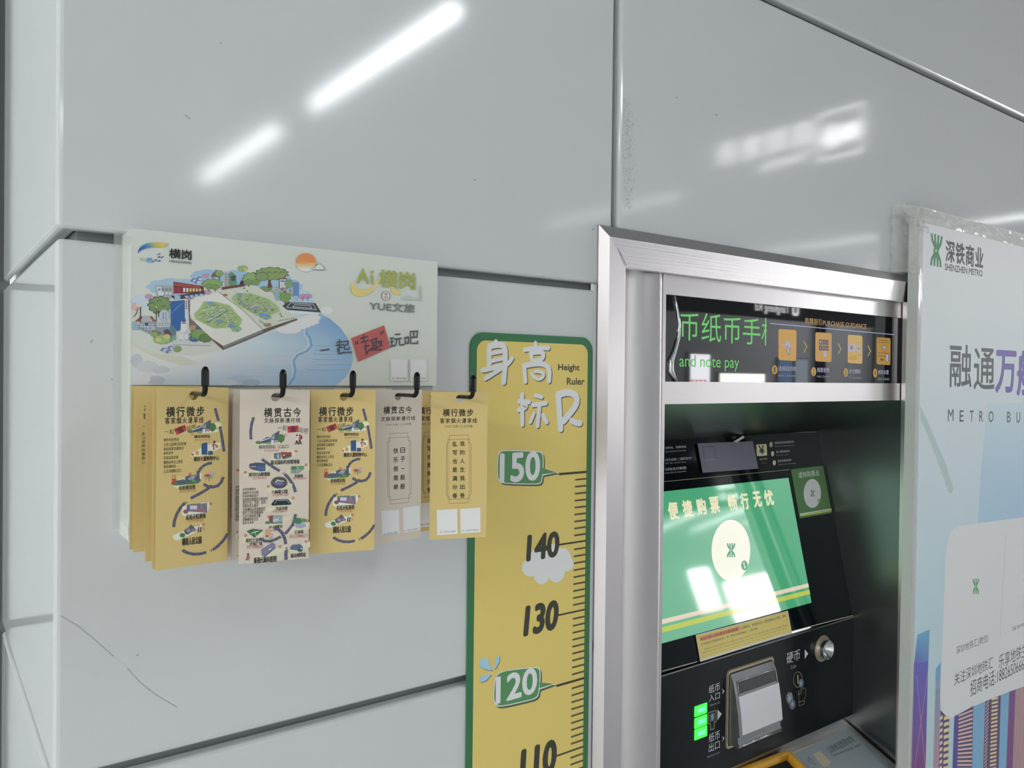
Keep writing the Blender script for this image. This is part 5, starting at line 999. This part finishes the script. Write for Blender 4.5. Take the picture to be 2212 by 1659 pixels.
# ================================================================== ADVERTISING BOARD AT THE RIGHT
PY = -.042
pb = thing('advertising_board', 'pale blue metro advertising board with taped edges beside the ticket machine', 'poster board', (2.2, -.02, .4))
PP = Plane((0, PY, 0), (1, 0, 0), (0, -1, 0))
e1, e2 = PP.uv(1987.4, 439), PP.uv(1962, 1600); e3 = PP.uv(2212, 511)
tilt = (e1[0] - e2[0]) / (e1[1] - e2[1]); zt_ = (e1[1] + e3[1]) / 2
xl = lambda z: e2[0] + (z - e2[1]) * tilt
bm = bmesh.new(); prism(bm, [(xl(.45), PY, .45), (2.85, PY, .45), (2.85, PY, zt_), (xl(zt_), PY, zt_)], (0, .022, 0)); brd = bm_obj('board', bm, M_pboard, pb)
a = Art(PP, 2e-4, 1.2e-6, k=.62)
p1, p2 = PP.uv(2002.5, 481.4), PP.uv(1986, 1100)
a.uvin = True; zp = (p1[1] + PP.uv(2212, 535.7)[1]) / 2; il = .0135
n = 14; uv = []; cols = []; f_ = []; stops = [(0, 'c4c6d4'), (.25, 'b9c2d0'), (.5, 'acbecb'), (.75, 'a3b9bd'), (1, 'a5b8b1')]
for i in range(n + 1):
    t_ = i / n; z = zp + (.47 - zp) * t_; uv += [(xl(z) + il, z), (2.83, z)]
    k0 = max(j for j in range(4) if stops[j][0] <= t_ * .999); c = V(ink(stops[k0][1], .62)).lerp(V(ink(stops[k0 + 1][1], .62)), (t_ - stops[k0][0]) / .25); cols += [tuple(c)] * 2
    if i: f_.append((2 * i - 2, 2 * i - 1, 2 * i + 1, 2 * i))
a.raw(uv, f_, cols); a.o += 2e-5; a.uvin = False
a.poly([(2133, 870), (2240, 870), (2240, 1135), (2112, 1132), (2120, 1000)], ['b0c0cc', 'b0c0cc', '93afc6', '98b3c4', 'a0b7c7'])
a.crop(1900, 400, 3.317)
GL = '2f7346'
for q in ([(372, 345), (378, 395), (390, 425), (400, 450), (403, 470)], [(446, 366), (438, 415), (425, 445), (412, 460), (407, 475)], [(396, 350), (398, 400), (401, 450)], [(421, 358), (418, 410), (409, 455)], [(402, 470), (392, 495), (376, 525), (367, 575)], [(406, 475), (420, 500), (434, 545), (437, 588)], [(402, 480), (395, 520), (391, 580)], [(407, 485), (414, 530), (416, 585)]): a.line(q, 19, GL, caps=False)
a.ell(404, 470, 20, 26, GL, 16); a.rect(400, 461, 409, 480, 'b9c0cc')
a.text('深铁商业', (475, 392), (740, 598), '2f312f', .03, sp=1.1); a.text('SHENZHEN METRO', (468, 560), (735, 655), '35352f', .03)
a.text('融', (505, 1140), (655, 1445), '45474c', .012); a.text('通', (678, 1165), (820, 1462), '45474c', .012); a.text('万', (835, 1188), (972, 1480), '5e4f92', .03); a.text('航', (990, 1190), (1145, 1500), '5e4f92', .03)
a.crop(1900, 860, 3.77)
for ch, x0, x1, y0, y1 in (('M', 557, 600, 92, 186), ('E', 652, 682, 100, 190), ('T', 734, 764, 103, 190), ('R', 812, 842, 106, 192), ('O', 888, 925, 108, 194), ('B', 1038, 1065, 112, 196), ('U', 1114, 1142, 114, 198)): a.text(ch, (x0, y0), (x1, y1), '3f4a4a', .01)
a.poly([(330, 60), (395, 200), (470, 380), (540, 540), (600, 735), (590, 770), (565, 775), (500, 590), (430, 400), (370, 250), (330, 170)], '9fb0ae')
WC = 'c9cbd6'
a.poly([(520, 1700), (535, 1300), (550, 1180), (575, 1100), (605, 1060), (650, 1040), (1240, 958), (1240, 2560), (640, 2640)], WC)
a.line([(1027, 1108), (985, 1930)], 3, '9fa3ad', caps=False); pass
a.crop(1900, 1250, 4.058)
a.poly([(572, 0), (1266, 0), (1340, 0), (1340, 930), (820, 1115), (700, 1175), (640, 1215), (600, 1235), (565, 1210), (540, 1150), (530, 1050), (545, 600)], WC); metro(a, 842, 68, 27, 66, '4d8a4a'); a.line([(1082, 0), (1054, 500)], 3, '9fa3ad', caps=False)
a.text('深圳地铁汇(微信)', (670, 596), (952, 560), '3c3c40', 0.); a.text('深圳地铁', (1160, 425), (1320, 395), '3c3c40', 0.)
a.text('关注深圳地铁汇', (655, 830), (990, 782), '2e2e30', .0); a.text('乐享地铁生活', (1045, 668), (1335, 658), '2e2e30', .0); a.text('招商电话:1882650666', (795, 895), (1262, 806), '2e2e30', .0)
PU, PB, BL = '6b3f6f', '4c3f86', '6f9cb8'
def tower(q, tops, bot): a.grad(*q, tops, bot, 10, None)
a.grad((330, 492), (437, 444), (420, 900), (300, 760), '5f97b4', '54519a', 6); a.grad((300, 760), (425, 720), (400, 1720), (270, 1720), '5556a4', '6b3a6c', 10)
a.line([(322, 850), (400, 1660)], 4, 'b78a9a', caps=False); a.line([(425, 800), (305, 1660)], 4, 'b78a9a', caps=False)
a.grad((492, 790), (536, 730), (530, 900), (490, 920), '5f97b4', '6d8fae', 4); a.grad((490, 920), (530, 900), (520, 1720), (465, 1720), '7d8fa5', 'a98a90', 6)
for i in range(3): a.line([(500 + i * 12, 960), (478 + i * 14, 1690)], 3, '5a4a66', caps=False)
a.poly([(532, 1150), (610, 1235), (595, 1720), (515, 1720)], '553d72')
for i in range(9):
    y = 1210 + i * 55
    for x_ in (0, 34): a.poly([(530 + x_ - i * .8, y), (552 + x_ - i * .8 + (x_ > 0) * 22, y - 14), (552 + x_ - i * .8 + (x_ > 0) * 22, y + 16), (528 + x_ - i * .8, y + 32)], 'c9b88a')
a.poly([(655, 1205), (690, 1190), (680, 1720), (635, 1720)], PB)
a.poly([(688, 1190), (820, 1115), (808, 1720), (672, 1720)], '4a3f66')
for i in range(17): y = 1195 + i * 33; a.poly([(692 - i, y), (815 - i * .6, y - 50 + min(50, i * 4)), (815 - i * .6, y - 34 + min(50, i * 4)), (692 - i, y + 16)], 'c3a79a')
a.poly([(820, 1120), (925, 1075), (905, 1720), (808, 1720)], BL)
a.poly([(925, 1075), (975, 1055), (955, 1720), (905, 1720)], '4a3a5a'); a.poly([(975, 1055), (1062, 1020), (1040, 1720), (955, 1720)], '553a62')
for i in range(20): y = 1090 + i * 32; a.line([(930 - i, y + 18), (958 - i, y - 18)], 8, 'b89a90', caps=False)
for i in range(19): y = 1050 + i * 34; a.poly([(982 - i, y), (1038 - i, y - 14), (1037 - i, y + 4), (981 - i, y + 18)], 'c9b88a')
a.poly([(1062, 1020), (1135, 990), (1105, 1720), (1040, 1720)], BL); a.poly([(1135, 990), (1190, 970), (1160, 1720), (1105, 1720)], PU); a.poly([(1190, 970), (1340, 920), (1330, 1720), (1160, 1720)], '8f7078')
for i in range(14): a.line([(1196 + i * 9, 965 - i * 3), (1168 + i * 10, 1720)], 3, 'c0a59c', caps=False)
a.done('poster_print', M_ink, brd)
# crumpled clear tape along the left edge and top corner
def tape(name, p, q, wd, rows, amp, seedv):
    """a crinkled strip from p to q, wd = width vector"""
    random.seed(seedv); bm = bmesh.new(); p, q, wd = V(p), V(q), V(wd); R0 = None; nrm = (q - p).cross(wd).normalized()
    if nrm.y > 0: nrm = -nrm
    for i in range(rows + 1):
        c_ = p.lerp(q, i / rows); R1 = [bm.verts.new(c_ + wd * (j / 6 + random.uniform(-.03, .03)) + nrm * (random.random() ** 2 * amp + .0006)) for j in range(7)]
        if R0:
            for j in range(6): bm.faces.new((R0[j], R0[j + 1], R1[j + 1], R1[j]))
        R0 = R1
    return bm_obj(name, bm, M_tape, pb, smooth=True)
tape('clear_tape', (xl(zt_) - .001, PY - .0005, zt_), (xl(.5) - .001, PY - .0005, .5), (.0155, 0, 0), 150, .0009, 3)
tape('clear_tape', (xl(zt_), PY - .0005, zt_ - .002), (2.8, PY - .0005, zt_ - .002), (0, 0, -.030), 160, .0012, 4)
tape('clear_tape', (xl(zt_) - .034, -.0015, zt_ + .006), (xl(1.87) - .034, -.0015, 1.862), (.034, -.034, -.004), 24, .007, 5)
tape('clear_tape', (xl(zt_) - .030, -.004, zt_ + .012), (xl(zt_) + .02, -.03, zt_ - .012), (.006, -.02, -.045), 10, .010, 6)
